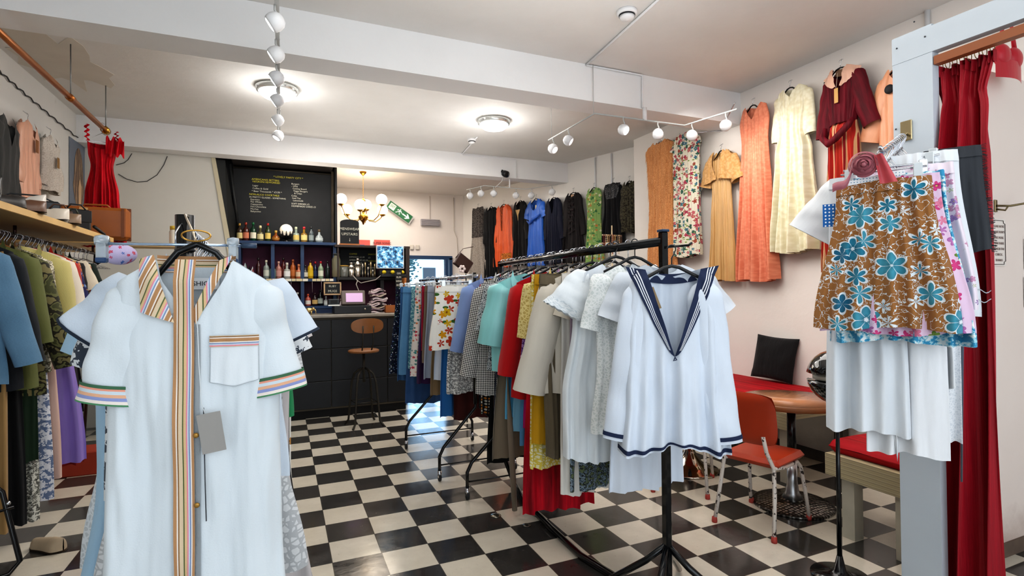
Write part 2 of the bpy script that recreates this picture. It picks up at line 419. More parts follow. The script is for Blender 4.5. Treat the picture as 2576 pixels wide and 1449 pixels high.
struct(MB().bb(-2.4,5.0,-2.2,7.8,ZC,ZC+.15).build('ceiling',M_CEIL))
struct(MB().bb(-2.4,5.0,7.81,10.6,3.45,ZC+.15).build('trim_5',plaster('#e3ddd8','#efe9e4','ceiling_paint_back')))
m=MB(); m.bb(4.355,4.70,-2.2,6.04,0,ZC); struct(m.build('wall_right',M_WALLR))
A=(4.66,6.04);B=(3.30,10.30)
m=MB(); m.poly([(A[0],A[1],0),(B[0],B[1],0),(B[0],B[1],ZC),(A[0],A[1],ZC)],(.15,0.05,0)); struct(m.build('wall_right_far',plaster('#e8e4de','#f0ece7','far_wall_paint')))
m=MB(); m.bb(-2.25,-2.1,-2.2,10.5,0,ZC); struct(m.build('wall_left',M_WALLL))
# back wall around its window
wx0,wx1,wz0,wz1=2.13,3.02,.12,2.20
m=MB(); m.bb(-2.1,wx0,10.3,10.45,0,3.45); m.bb(wx1,3.5,10.3,10.45,0,3.45); m.bb(wx0,wx1,10.3,10.45,0,wz0); m.bb(wx0,wx1,10.3,10.45,wz1,3.45); struct(m.build('wall_back',M_WALLB))
w=thing('window_1','','',(0,0,0)); del w['label']; del w['category']; w['kind']='structure'
blue=basic('#1f3f63',.4); dkblue=basic('#1c2a3c',.5)
m=MB(); m.bb(wx0-.03,wx1+.03,10.24,10.33,wz1-.03,wz1+.04); m.bb(wx0-.02,wx0+.03,10.24,10.33,wz0,wz1); m.bb(wx1-.12,wx1-.06,10.22,10.33,wz0,wz1-.03); m.bb(wx1-.03,wx1+.03,10.24,10.33,wz0,wz1); m.bb(wx0,wx1,10.24,10.33,wz0-.03,wz0+.03); struct(m.build('window_frame',blue,w))
gl=NB('window_glass'); gl.b(Base_Color=(1,1,1),Roughness=0.0); gl.bs.inputs['Transmission Weight'].default_value=1; gl.bs.inputs['IOR'].default_value=1.02
struct(MB().bb(wx0,wx1,10.30,10.305,wz0,wz1).build('window_pane',gl.m,w))
# things outside the window
t=thing('neighbouring_house','pale rendered house seen outside through the blue-framed back window','house',(0,0,0))
MB().bb(2.0,6,16.5,17,0,2.9).build('wall',basic('#e9edf2',.8,emit=('#8fc8f8',3.6)),t); m=MB(); m.bb(3.95,4.35,16.42,16.5,1.75,2.3); m.build('window',basic('#6c7f92',.3),t)  # wall given an added blue glow to feed the daylight reflection on the floor
t=MB()
for i in range(260):
    a=random.uniform(0,6.28); r=random.uniform(0,.55); x=3.0+r*math.cos(a)*.7; z=2.25+r*math.sin(a)*.8; y=14.5+random.uniform(-.3,.3); s_=random.uniform(.03,.06)
    t.add([(x-s_,y,z),(x,y+.02,z-s_*.6),(x+s_,y,z),(x,y-.02,z+s_*.6)],[(0,1,2,3)])
t.tube([(3.0,14.5,-.1),(3.02,14.5,1.9)],.04,8)
tag(t.build('tree',basic('#5f8f9a',.8),smooth=False),'leafy green tree outside the back window in front of the pale house','tree')
# beams
m=MB(); m.bb(-2.1,4.355,4.17,4.47,3.243,ZC); struct(m.build('trim_1',M_BEAM))
m=MB(); m.bb(-2.1,4.23,7.56,7.80,3.262,ZC); m.poly([(4.23,7.56,3.262),(4.23,7.80,3.262),(4.23,7.8,ZC),(4.23,7.56,ZC)]); struct(m.build('trim_2',M_BEAM))
# understairs partition with sloping edge
P=[(-2.1,7.81,0),(-.50,7.81,0),(-.62,7.81,2.04),(-.80,7.81,3.27),(-2.1,7.81,3.27)]
struct(MB().poly(P,(0,.05,0)).build('wall_partition',M_PART))
struct(MB().poly([(-.50,7.795,0),(-.455,7.795,0),(-.575,7.795,2.04),(-.765,7.795,3.26),(-.81,7.795,3.26),(-.63,7.795,2.04)],(0,.06,0)).build('trim_3',basic('#c9c0a4',.5)))
M_BLK=basic('#16171a',.55,var=.3)
# black lined recess under the stairs
m=MB(); m.bb(-1.2,.70,8.42,8.5,0,3.45); m.bb(.70,.73,8.22,8.5,0,3.43); struct(m.build('wall_recess',M_BLK))
m=MB(); m.poly([(-.78,7.84,3.25),(-.66,7.84,3.25),(-.50,8.38,2.0),(-.60,7.84,1.2),(-.62,7.84,2.04)],(.0,.02,0)); m.tube([(-.70,7.86,3.24),(-.55,8.3,1.9)],.012,6); m.tube([(-.62,8.0,3.24),(-.52,8.2,2.3)],.02,6); struct(m.build('trim_4',basic('#1a1c1c',.6)))
m=MB(); m.bb(-.6,.66,7.82,8.40,3.30,3.34); struct(m.build('trim_6',basic('#2b2622',.7)))
# skirting
m=MB(); m.bb(4.335,4.355,1.7,6.04,0,.09); struct(m.build('baseboard_right',basic('#4a4541',.8,var=.4)))
# cornice beads / water stain
n=NB('peeling_plaster'); n.b(Base_Color=n.mix(n.noise(n.obj(),5,3),lin('#cdc7bd'),lin('#dcd6cb')),Roughness=.9)
r_=random.Random(3); pts=[]
for i in range(26):
    a=2*PI*i/26; rr=.42*(1+.35*r_.uniform(-1,1)); pts.append((-1.72+rr*math.cos(a)*.75,5.9+rr*math.sin(a)*1.5,ZC-.003))
t=tag(MB().poly(pts,(0,0,.003)).build('ceiling_stain',n.m),'flaking beige damp patch on the ceiling above the copper rail','stain')
# fitting cubicle: post, header, back panel
M_POST=plaster('#c3cdd6','#d3dbe2','pale_blue_panel_paint',.08)
m=MB(); m.bb(2.85,2.90,1.545,1.73,0,2.80); struct(m.build('door_1_frame_post',M_POST))
m=MB(); m.poly([(2.848,-.9,2.635),(2.848,1.545,2.665),(2.848,1.545,2.79),(2.848,-.9,2.76)],(.05,0,0)); m.bb(2.848,2.9,1.545,1.73,2.665,2.795); struct(m.build('door_1_frame_header',M_POST))
m=MB(); m.bb(2.852,2.895,-.9,1.54,2.60,2.64); struct(m.build('trim_7',basic('#9a5a34',.5)))
m=MB(); m.bb(2.90,4.355,1.70,1.74,0,2.76); struct(m.build('wall_cubicle',plaster('#ecdcd2','#f3e8e0','cubicle_panel_paint',.1,'#9a7a68')))
m=MB(); m.bb(2.9,4.355,1.69,1.70,0,.08); struct(m.build('baseboard_cubicle',basic('#6b5a4e',.8,var=.4)))
screw=basic('#4b4d52',.4,.8)
for i,(px,py) in enumerate([(2256,122),(2327,92),(2254,325),(2300,55)]):
    p=PX(px,py,2.847); m=MB(); m.lathe([(.004,0),(.004,.002),(.0001,.003)],8,axis=(-1,0,0)); o=m.build('screw',screw,loc=p); tag(o,['steel screw at the top corner of the pale blue post','steel screw near the join of post and header','steel screw low on the upper half of the pale blue post','steel screw in the pale blue header board'][i],'screw')
# ================================================================= LIGHTS
def light(kind,name,loc,energy,color=(1,1,1),size=.1,rot=(0,0,0),sy=None,spot=None):
    l=bpy.data.lights.new(name,kind); l.energy=energy; l.color=color
    if kind=='AREA':
        l.size=size
        if sy: l.shape='RECTANGLE'; l.size_y=sy
    else: l.shadow_soft_size=size
    if spot: l.spot_size=spot; l.spot_blend=.6
    o=bpy.data.objects.new(name,l); COL.objects.link(o); o.location=loc; o.rotation_euler=rot; return o
w=bpy.data.worlds.new('daylight'); bpy.context.scene.world=w; w.use_nodes=True
bg=w.node_tree.nodes['Background']; bg.inputs[0].default_value=(.80,.90,1.0,1); bg.inputs[1].default_value=.80
light('AREA','shopfront_daylight',(1.0,-2.0,2.0),62,(.90,.95,1.0),4.8,(PI/2,0,0),2.6)   # glazed shopfront behind the photographer
light('AREA','room_fill_front',(1.2,1.6,3.5),26,(1,.97,.93),2.2)  # added overhead fill for the front of the room, no fixture there
light('AREA','room_fill_middle',(1.2,5.9,3.5),50,(1,.96,.91),2.4)  # added fill between the beams, without a fitting of its own
light('AREA','room_fill_back',(1.6,9.1,3.38),34,(1,.92,.84),1.6)  # added warm fill for the back area, no fitting behind it
light('AREA','ceiling_fill_up',(1.3,2.4,2.75),14,(1,.98,.95),2.6,(PI,0,0)); light('AREA','ceiling_fill_up',(1.3,6.0,2.7),12,(1,.97,.93),2.6,(PI,0,0))  # two unseen upward fills, added to lift the ceiling brightness
light('AREA','right_wall_fill',(2.9,3.2,3.05),27,(1,.96,.92),1.6,(0,math.radians(-20),0))  # added fill that brightens the right wall, not a fitting
glow=basic('#ffffff',.4,emit=('#ffffff',6)); chrome=basic('#c9ccd2',.15,1.0); white=basic('#e9e9ea',.4); wirew=basic('#b9bab8',.5)
# round ceiling lights
for (px,py,la) in [(698,232,'round glowing ceiling lamp behind the hanging spotlight track'),(1232,311,'round glowing ceiling lamp above the middle of the room, near the smoke alarm')]:
    p=PZ(px,py,ZC); p=Vector((p.x,p.y-.14,ZC)); t=thing('ceiling_lamp',la,'lamp',p,0,'round ceiling lamps')
    MB().lathe([(.19,0),(.20,-.015),(.185,-.03),(.19,-.045),(.17,-.055)],32).build('rim',basic('#dfe3e2',.15,.7),t)
    m=MB(); m.lathe([(.172,-.045),(.165,-.07),(.13,-.10),(.07,-.115),(.001,-.12)],32); m.build('diffuser',glow,t)
    for k in range(4):
        a=k*PI/2+.4; MB().sph((.185*math.cos(a),.185*math.sin(a),-.03),.01,8,6).build('clip',chrome,t)
    light('POINT','ceiling_lamp_bulb',(p.x,p.y,ZC-.25),9,(1,.98,.95),.12)
# smoke alarms
for (px,py,la,s_) in [(1577,28,'white domed smoke alarm on the ceiling at the near end of the conduit',.075),(1187,350,'small white smoke alarm with a black band beside the far round lamp',.06)]:
    p=PZ(px,py,ZC); t=thing('smoke_alarm',la,'smoke alarm',p)
    MB().lathe([(s_,0),(s_,-.02),(s_*.9,-.028),(s_*.8,-.03)],24).build('base',white,t); MB().lathe([(s_*.8,-.028),(s_*.78,-.04),(s_*.7,-.042)],24).build('vent_ring',basic('#1d1e22',.5),t)
    MB().lathe([(s_*.76,-.04),(s_*.6,-.058),(.001,-.066)],24).build('cap',white,t)
# conduits
def conduit(name,pts,label,r=.009,mat=None,cat='pipe'): return tag(MB().tube(pts,r,8).build(name,mat or white),label,cat)
a=PZ(1655,0,ZC-.01); b=PZ(1473,165,ZC-.01); a=b+(a-b)*1.25; c_=PX(1600,193,0) if 0 else None
pp=[a,b,Vector((b.x,4.16,ZC-.012)),Vector((3.10,4.155,ZC-.012)),Vector((3.10,4.155,3.25))]
conduit('conduit',pp,'white cable conduit running along the ceiling and down the near beam')
a=PZ(1250,290,ZC-.01);b=PZ(1162,388,ZC-.01)
conduit('conduit',[PZ(1200,345,ZC-.01),b,Vector((b.x,7.55,ZC-.03)),Vector((3.27,7.55,ZC-.03)),Vector((3.27,7.55,3.27))],'white cable conduit from the small smoke alarm down the far beam')
for i,(px) in enumerate([1483,1511]):
    y=7.0-.3*i; x=A[0]+(B[0]-A[0])*(y-A[1])/(B[1]-A[1])-.02
    conduit('wall_pipe',[(x,y,ZC-.02),(x,y,2.9)],['thin white pipe down the far right wall, left of the pair','thin white pipe down the far right wall, right of the pair'][i],.012)
conduit('wall_pipe',[(4.34,2.38,ZC),(4.34,2.38,2.7)],'white pipe bracket at the top of the right wall beside the cubicle post',.018)
# track lights
def spot_head(parent_loc,aim,label,lit=True,drop=.10,grp=None,en=14):
    t=thing('track_spotlight',label,'spotlight',parent_loc,0,grp); aim=Vector(aim).normalized()
    MB().tube([(0,0,0),(0,0,-.03),(.012,0,-.05),(.012,0,-drop+.01)],.006,8).build('stem',wirew,t)
    c=Vector((0,0,-drop-.035)); m=MB(); q=Vector((0,0,1)).rotation_difference(-aim)
    prof=[(.001,.052),(.028,.046),(.045,.028),(.052,0),(.049,-.022),(.043,-.032)]
    m.lathe(prof,20,c,axis=-aim); m.build('shade',basic('#dfe0e2',.3),t)
    MB().lathe([(.042,-.030),(.03,-.036),(.001,-.038)],20,c,axis=-aim).build('bulb',glow if lit else basic('#f1f1f1',.3,emit=('#ffffff',.6)),t)
    if lit: light('SPOT','track_spotlight_beam',tuple(Vector(parent_loc)+c+aim*.06),en,(1,.95,.88),.03,(aim.to_track_quat('-Z','Y').to_euler()),spot=1.7)
    return t
ZT=3.12
t=thing('lighting_track','thin suspended lighting track running away from the camera under the ceiling at left','lighting track',(-.02,0,ZT))
MB().bb(-.012,.012,2.6,5.75,0,.015).build('rail',wirew,t)
m=MB(); 
for i in range(40): 
    y=2.7+i*.075; m.tube([(0,y,.02),(.012,y+.02,.04+.008*math.sin(i*2)),(0,y+.05,.02)],.003,5)
m.build('cable',basic('#c8c8c6',.5),t)
for y in(2.75,5.7): MB().tube([(0,y,0.01),(0,y,ZC-ZT)],.004,6).build('suspension_rod',wirew,t)
for i,(y,lit) in enumerate([(3.24,1),(3.68,1),(4.09,1),(4.56,1),(5.08,1),(5.58,0)]):
    spot_head((-.03,y,ZT),(-.75,.15,-.5) if lit else (-.5,-.2,-.8),'white globe spotlight, %s on the left suspended track'%['nearest and brightest','second from the camera','third from the camera','fourth from the camera','fifth from the camera','farthest'][i],bool(lit),.06,'spotlights on the left track',5)
t=thing('lighting_track','zigzag lighting track slung below the near beam at right','lighting track',(0,0,0))
pts=[PZ(1395,345,ZT),PZ(1485,292,ZT),PZ(1640,315,ZT)]; pts=[(2.56,5.05,ZT),(2.56,4.13,ZT),(3.55,4.10,ZT),(3.66,3.55,ZT)]
MB().tube(pts,.008,6).build('rail',wirew,t)
MB().tube([(3.10,4.12,ZT),(3.10,4.12,3.24)],.02,8).build('feed_box',white,t)
for x,y in((2.56,4.98),(2.56,4.15)): MB().tube([(x,y,ZT),(x,y,ZC if y>4.6 else 3.57)],.003,6).build('suspension_rod',wirew,t)
for i,(p,aim,lit) in enumerate([((2.56,4.95,ZT),(.3,-.6,-.5),0),((2.56,4.62,ZT),(.6,-.5,-.5),0),((2.86,4.12,ZT),(.3,-.7,-.4),1),((3.24,4.11,ZT),(.5,.4,-.5),0),((3.57,4.02,ZT),(.9,.3,-.4),1),((3.64,3.66,ZT),(.9,-.1,-.4),1)]):
    spot_head(p,aim,'white globe spotlight, %s on the zigzag track at right'%['farthest, unlit','second, unlit, on the receding length','brightly lit, just past the corner','unlit, facing the far dresses','lit, above the floral dress','lit, nearest the salmon gown'][i],bool(lit),.08,'spotlights on the right track',8)
t=thing('lighting_track','lighting track slung below the far beam in front of the dark gowns','lighting track',(0,0,0))
MB().tube([(2.62,8.0,ZT),(2.80,7.68,ZT+.02),(3.45,7.62,ZT),(3.8,7.2,ZT+.02)],.006,6).build('rail',wirew,t)
MB().tube([(3.2,7.65,ZT+.01),(3.2,7.65,3.262)],.012,6).build('feed_box',white,t)
for i,(p,lit) in enumerate([((2.65,7.92,ZT),0),((2.76,7.73,ZT+.01),0),((2.94,7.66,ZT+.01),0),((3.30,7.64,ZT),1),((3.52,7.55,ZT),0),((3.74,7.28,ZT+.02),0)]):
    spot_head(p,(.8,.2,-.5),'small globe spotlight, %s on the track below the far beam'%['leftmost','second from the left','third from the left','the lit one','second from the right','rightmost'][i],bool(lit),.07,'spotlights on the far track',6)
# security camera
p=PY(1270,437,7.54); t=thing('security_camera','black bullet security camera on the face of the far beam','camera',p)
MB().lathe([(.045,-.03),(.05,-.01),(.05,.05),(.035,.055)],18,axis=(.35,-.85,-.35)).build('housing',basic('#17181c',.3),t)
MB().lathe([(.034,.054),(.03,.06),(.001,.064)],18,axis=(.35,-.85,-.35)).build('lens',basic('#0a0b12',.05),t)
MB().tube([(-.03,.02,.05),(-.045,.01,.03),(-.02,0,.01)],.018,8).build('bracket',basic('#17181c',.3),t)
MB().tube([(-.02,0,-.03),(-.05,0,-.12),(-.16,0,-.22)],.006,6).build('cable',basic('#d0ccc8',.5),t)
# copper rail
t=thing('copper_rail','long copper clothes rail hanging from the ceiling on rods above the left shelf','rail',(-1.55,0,3.13))
cop=basic('#b5713a',.3,.75,var=.2); y1=6.42
MB().tube([(0,2.2,0),(0,y1,0)],.022,14).build('pipe',cop,t)
MB().lathe([(.034,-.05),(.036,0),(.036,.03),(.03,.035)],16,(0,y1-.02,0),axis=(0,1,0)).build('end_fitting',basic('#b98a3c',.25,.9),t)
MB().lathe([(.028,-.04),(.028,.04)],16,(0,5.45,0),axis=(0,1,0)).build('coupling',cop,t)
for y in (5.45,6.40): MB().tube([(0,y,0),(0,y,ZC-3.13)],.005,8).build('rod',basic('#8c8e8c',.4,.6),t)
# wires
def wire(pts,label,r=.004,mat=None,name='cable'): return tag(MB().tube(pts,r,6).build(name,mat or basic('#3a3a3c',.6)),label,'cable')
pts=[]
for i in range(60):
    k=i/59; q=PX(-150+395*k,40+345*k+10*math.sin(k*3),-2.085); pts.append((q.x,q.y,q.z+.012*math.sin(i*2.1)))
wire(pts,'string of dark twisted fairy-light cable pinned along the top of the left wall',.006)
wire([PY(x,y,7.8) for x,y in [(292,415),(312,410),(322,402),(332,386)]],'short black wire end sticking out of the grey partition')
wire([PY(x,y,7.8) for x,y in [(298,438),(318,450),(345,458),(370,456),(395,440),(412,415),(421,393)]],'long drooping black wire loop across the grey partition')
# ================================================================= BAR
M_PANEL=basic('#101318',.5,var=.35,bumps=.15); M_SEAM=basic('#5a5244',.6)
t=thing('bar_counter','long black panelled bar counter with a dark stone top at the back of the shop','counter',(0,7.1,0))
zt=1.27
m=MB(); m.bb(-1.6,1.50,.02,.55,.10,zt-.04); m.build('carcass',M_SEAM,t)
xs=[-1.6,-.81,-.13,.55,1.235,1.50]; zs=[.12,.45,.85,zt-.06]
for i in range(5):
    for j in range(3):
        MB().box((xs[i]+xs[i+1])/2,.008,(zs[j]+zs[j+1])/2,xs[i+1]-xs[i]-.008,.03,zs[j+1]-zs[j]-.008,bev=.003).build('panel',M_PANEL,t)
MB().bb(-1.6,1.48,.06,.5,0,.10).build('plinth',basic('#0c0c0d',.7),t)
MB().box(-.05,.27,zt-.02,3.14,.60,.04,bev=.008).build('worktop',basic('#8a8378',.3,var=.3),t)
# counter-back wall unit : blue painted shelves
YB=8.38
bl=basic('#1d3a60',.45,var=.25); maroon=basic('#5a2440',.7,var=.3); dwood=basic('#33241c',.5,var=.4)
t=thing('bar_shelves','blue painted bar shelves with a maroon back board below the chalkboard','shelf',(0,YB,0))
MB().bb(-1.1,.695,-.01,.02,.9,2.24).build('back_board',maroon,t)
for z,y0 in((2.245,-.38),(1.74,-.34),(1.36,-.34)):
    MB().box(-.20,y0/2,z-.02,1.79,-y0,.04,bev=.004).build('shelf_board',bl,t)
for x in(-.52,-.115,.255,.68):
    MB().bb(x-.022,x+.022,-.33,0,.9,2.21).build('upright',bl,t)
MB().bb(-1.1,.69,-.33,-.30,.95,1.33).build('lower_panel',basic('#1b2f52',.5,var=.3),t)
white_=basic('#e8e2d2',.7); cream=basic('#d9cba4',.7)
r_=random.Random(5)
x=-.2
while x<.62:
    w_=r_.uniform(.05,.09); 
    if not(.30<x<.36): MB().box(x+w_/2,-.345,1.722,w_-.006,.003,.035).build('price_ticket',r_.choice([white_,cream]),t)
    x+=w_
for x in(-.13,-.06,.03,.11,.38,.5,.60):
    MB().tube([(x,-.34,1.70),(x+.002,-.345,1.55)],.002,5).build('hanging_cord',basic('#b9a9ab',.5),t)
t=thing('dark_wood_cabinet','dark brown open cabinet with side panel beside the blue bar shelves','cabinet',(0,8.0,0))
MB().bb(1.66,1.72,-.03,.36,.9,2.2).build('side_panel',dwood,t); MB().bb(.71,1.70,.36,.38,.9,2.19).build('back_board',maroon,t)
MB().box(1.2,.18,2.20,1.06,.40,.035,bev=.004).build('top_board',dwood,t); MB().box(1.2,.16,1.74,1.0,.36,.04,bev=.004).build('shelf_board',basic('#1d1a18',.5),t)
MB().bb(1.30,1.35,0,.36,.9,1.74).build('upright',basic('#1d1a18',.5),t); MB().bb(.71,.73,0,.36,.9,2.19).build('upright',dwood,t)
MB().bb(.75,1.66,.02,.30,1.18,1.21).build('base_board',basic('#1d1a18',.5),t)
# chalkboard menu
chalk=basic('#26282a',.8,var=.25); yel=basic('#d9d04a',.8); wch=basic('#d8d6c6',.8)
t=thing('chalkboard_menu','big black chalkboard menu with yellow and white chalk lettering above the top bottles','chalkboard',(0,8.30,0))
MB().poly([(-.60,0,2.262),(.665,0,2.262),(.665,0,3.262),(-.60,0,3.262)],(0,.03,0)).build('board',chalk,t)
MB().tube([(-.60,-.012,3.262),(.67,-.012,3.262)],.012,6).build('frame_rail',basic('#3a352c',.6),t)
MB().bb(.655,.69,-.03,.03,2.26,3.30).build('frame_post',basic('#3d3424',.7,var=.5),t)
def chalk_lines(par,lines,y,sz=.036):
    for (px,py,s_,mt,siz) in lines:
        p=PY(px,py,y); text(s_,siz,mt,par,(p.x-par.location.x,-.004-(0),p.z-siz*.35),FX)
ch=[(688,444,'* LOVELY PARTY CITY *',yel,.036),(633,450,'AMERICANO BITTERS',yel,.036),(635,456,'NEGRONI REWORKED',yel,.034),(635,466,'Lager',wch,.033),(635,473,'Coffee & Gold',wch,.033),
(633,480,'* Beer Thousands * £3.50 *',wch,.034),(627,488,'NON-ALCO COCKTAILS',yel,.034),(627,495,'IN PRETTY GLASSES - SOMETHING',wch,.030),
(630,501,'Espresso',wch,.032),(630,507,'Flat White',wch,.032),(630,513,'Cappuccino',wch,.032),(630,519,'Hot Chocolate',wch,.032),(630,525,'Mochas',wch,.032),(630,531,'Babyccino',wch,.032),
(733,462,'Burgers',wch,.033),(733,468,'- Wild',wch,.032),(736,474,'Cutting Board',wch,.032),(738,480,'Vegan Burgers',wch,.032),(740,486,'& Chips',wch,.032),
(733,492,'Colas',wch,.032),(735,498,'Iced Tea',wch,.032),(737,504,'Lemonade',wch,.032),(733,512,'SOFT DRINKS £2',wch,.032),(733,518,'HOMEMADE CAKES £3',wch,.032)]
chalk_lines(t,ch,8.295)
t=thing('chalkboard_menu','small black chalkboard price list leaning behind the cocktail shakers','chalkboard',(0,8.30,0))
MB().box(1.03,0,1.99,.52,.02,.38,bev=.004).build('board',chalk,t)
for i,(s_,mt) in enumerate([('COFFEE',yel),('ESPRESSO £2.00',wch),('AMERICANO £2.20',wch),('LATTE  £2.50',wch),('MOCHA  £2.80',wch),('TEAS   £1.80',wch)]): text(s_,.032,mt,t,(.90,-.013,2.10-i*.045),FX)
for i,(s_,mt) in enumerate([('SNACKS',yel),('£3',wch),('SAMOSAS',yel),('£4',wch),('CAKES £3',wch)]): text(s_,.030,mt,t,(1.17,-.013,2.10-i*.05),FX)
# arched menswear sign
t=thing('chalkboard_sign','small arched chalkboard reading MENSWEAR UPSTAIRS standing on the cabinet top','sign',(.89,8.12,2.222))
pts=[(-.13,0,0),(.13,0,0),(.13,0,.33)]+[(.13*math.cos(a),0,.33+.045*math.sin(a)) for a in [PI*i/10 for i in range(1,10)]]+[(-.13,0,.33)]
MB().poly(pts,(0,.02,0)).build('board',chalk,t); MB().bb(-.14,.14,-.01,.03,0,.025).build('ledge',basic('#b5713a',.6),t)
text('MENSWEAR',.052,wch,t,(0,-.004,.22),FX,align='CENTER'); text('UPSTAIRS',.052,wch,t,(0,-.004,.145),FX,align='CENTER'); text('|',.05,wch,t,(0,-.004,.07),FX,align='CENTER')
text('v',.04,wch,t,(0,-.004,.055),FX,align='CENTER')
# bottles
def bottle(x,y,z,h,r,body,cap,lab,label,grp,style=0,trans=0):
    t=thing('bottle',label,'bottle',(x,y,z),0,grp)
    if style==0: pr=[(r*.9,0),(r,.006),(r,h*.58),(r*.85,h*.66),(r*.36,h*.76),(r*.33,h*.93)]
    elif style==1: pr=[(r*.95,0),(r,.006),(r,h*.5),(r*.9,h*.56),(r*.4,h*.62),(r*.36,h*.9)]
    else: pr=[(r*.8,0),(r*1.1,.01),(r*1.25,h*.25),(r*1.1,h*.45),(r*.4,h*.62),(r*.34,h*.88)]
    MB().lathe(pr,16).build('glass',basic(body,.12,trans=trans,coat=.3),t)
    zc=pr[-1][1]; MB().lathe([(r*.4,zc-.015),(r*.42,zc),(r*.42,h-.004),(r*.3,h)],12).build('cap',basic(cap,.35),t)
    if lab:
        rr=r*1.02 if style!=2 else r*1.24; a0=-PI/2-1.25; m=MB(); z0,z1=(h*.14,h*.46) if style!=2 else (h*.16,h*.36)
        m.grid(lambda u,v:(rr*math.cos(a0+2.5*u),rr*math.sin(a0+2.5*u),z0+(z1-z0)*v),10,1); m.build('paper_label',basic(lab,.7,var=.15),t)
    return t
G1='bottles on the top blue shelf'; z1=2.246
top=[(603,.235,'#3a2a1a','#b58a3c','#d8c58a','dark brown bottle with a gold cap, leftmost on the top blue shelf',0,0,.036),
(619,.25,'#4a1d16','#a63c2a','#c97a5a','reddish bottle with an orange label, second on the top shelf',0,0,.038),
(637,.255,'#123b24','#17663a','#e5e0c8','dark green bottle with a pale label, third on the top shelf',0,0,.038),
(655,.215,'#58543a','#d8cfa0','#dcd09a','squat yellowish bottle with a cream label on the top shelf',1,0,.040),
(674,.25,'#2a3a1c','#b02a22','#e0c46a','green bottle with a red cap and yellow label left of the moon lamp',0,0,.036),
(694,.155,'#8a4a16','#c9a34a','#b0782a','short round amber flask bottle just left of the moon lamp',2,0,.042),
(745,.215,'#9fb0a2','#b8c0a2','#d8c070','pale glass bottle with a yellow label just right of the moon lamp',1,.3,.042),
(765,.22,'#8c6a2a','#b3202a','#e4d48a','amber bottle with a tall red cap and cream label',1,0,.043),
(783,.225,'#59666a','#24272a','#8f9a98','slim grey glass bottle with a black top on the top shelf',0,.3,.034),
(803,.19,'#b9c4c4','#5b4a32','#cfd6d2','clear round shouldered bottle, rightmost on the top shelf',2,.3,.042)]
for px,h,b_,c_,l_,la,st,tr,rd in top:
    p=PY(px,606,8.12); bottle(p.x,8.12,z1,h,rd,b_,c_,l_,la,G1,st,tr)
# moon lamp held by dark claws
p=PY(720,580,8.12); t=thing('moon_lamp','white ball lamp held up by black hand-shaped claws on the top bar shelf','lamp',(p.x,8.12,z1))
MB().sph((0,0,.165),.082,28,16).build('globe',basic('#efe2d0',.6,var=.2,emit=('#f4e4cc',.5),bumps=.4,bscale=20),t)
bk=basic('#08090a',.4)
MB().lathe([(.05,0),(.05,.01),(.02,.03),(.02,.08),(.04,.09)],16).build('stand',bk,t)
for a in (-2.6,-2.1,-1.55,-1.0,-.5,.8,2.2):
    MB().tube([(.02*math.cos(a),.02*math.sin(a),.05),(.07*math.cos(a),.07*math.sin(a),.065),(.092*math.cos(a),.092*math.sin(a),.10),(.090*math.cos(a),.090*math.sin(a),.145)],[.012,.014,.011,.004],8).build('claw',bk,t)
G2='bottles on the middle blue shelf'; z2=1.742
cols=['amber','dark','clear','green','rose','orange']
row2=[(650,.28,'#3b1216','#1b1012',None,'dark red wine-like bottle peeking over the white shoulder, leftmost of the middle shelf',0,0,.033),
(670,.25,'#a9b4ae','#d6cdb8','#c9cdbf','clear bottle with a pale label, second of the middle shelf',0,.3,.038),
(686,.235,'#7f9088','#c9c29a','#5f7a78','square-shouldered clear bottle with a teal label',1,.3,.042),
(701,.235,'#a87468','#c9a090','#c8968c','rosy pink bottle with a pink label on the middle shelf',0,0,.037),
(713,.29,'#5b1a1a','#221414','#7d3326','tall dark red bottle behind the star-label bottle',0,0,.034),
(722,.22,'#b9bdb4','#d8cfc0','#eeeeea','clear bottle with a white star-shaped label',1,.3,.042),
(737,.27,'#b8622e','#c2683a','#d07a3c','tall amber bottle with an orange label on the middle shelf',0,0,.040),
(752,.20,'#bf6d4a','#d98b62','#e5c7a4','squat coral bottle with a cream label on the middle shelf',1,0,.042),
(768,.19,'#4a4640','#1c1a1a','#cfcabb','short grey bottle with a white label left of the yellow bottle',1,0,.038),
(781,.255,'#c9a01e','#3a1512','#d9b521','bright yellow bottle on the middle shelf',0,0,.038),
(793,.245,'#1e2740','#b8202c','#2d3c60','navy bottle with a red cap on the middle shelf',0,0,.034),
(807,.245,'#8fa184','#b8202c','#dfe2cc','pale green bottle with a red cap and cream label',0,0,.036),
(824,.25,'#14231f','#10120f',None,'near-black bottle, last on the right of the middle blue shelf',0,0,.033)]
for i,(px,h,b_,c_,l_,la,st,tr,rd) in enumerate(row2):
    yy=8.18 if i in(4,6,10) else 8.10
    p=PY(px,690,yy); bottle(p.x,yy,z2,h,rd,b_,c_,l_,la,G2,st,tr)
G3='bottles on the lower blue shelf'; z3=1.362
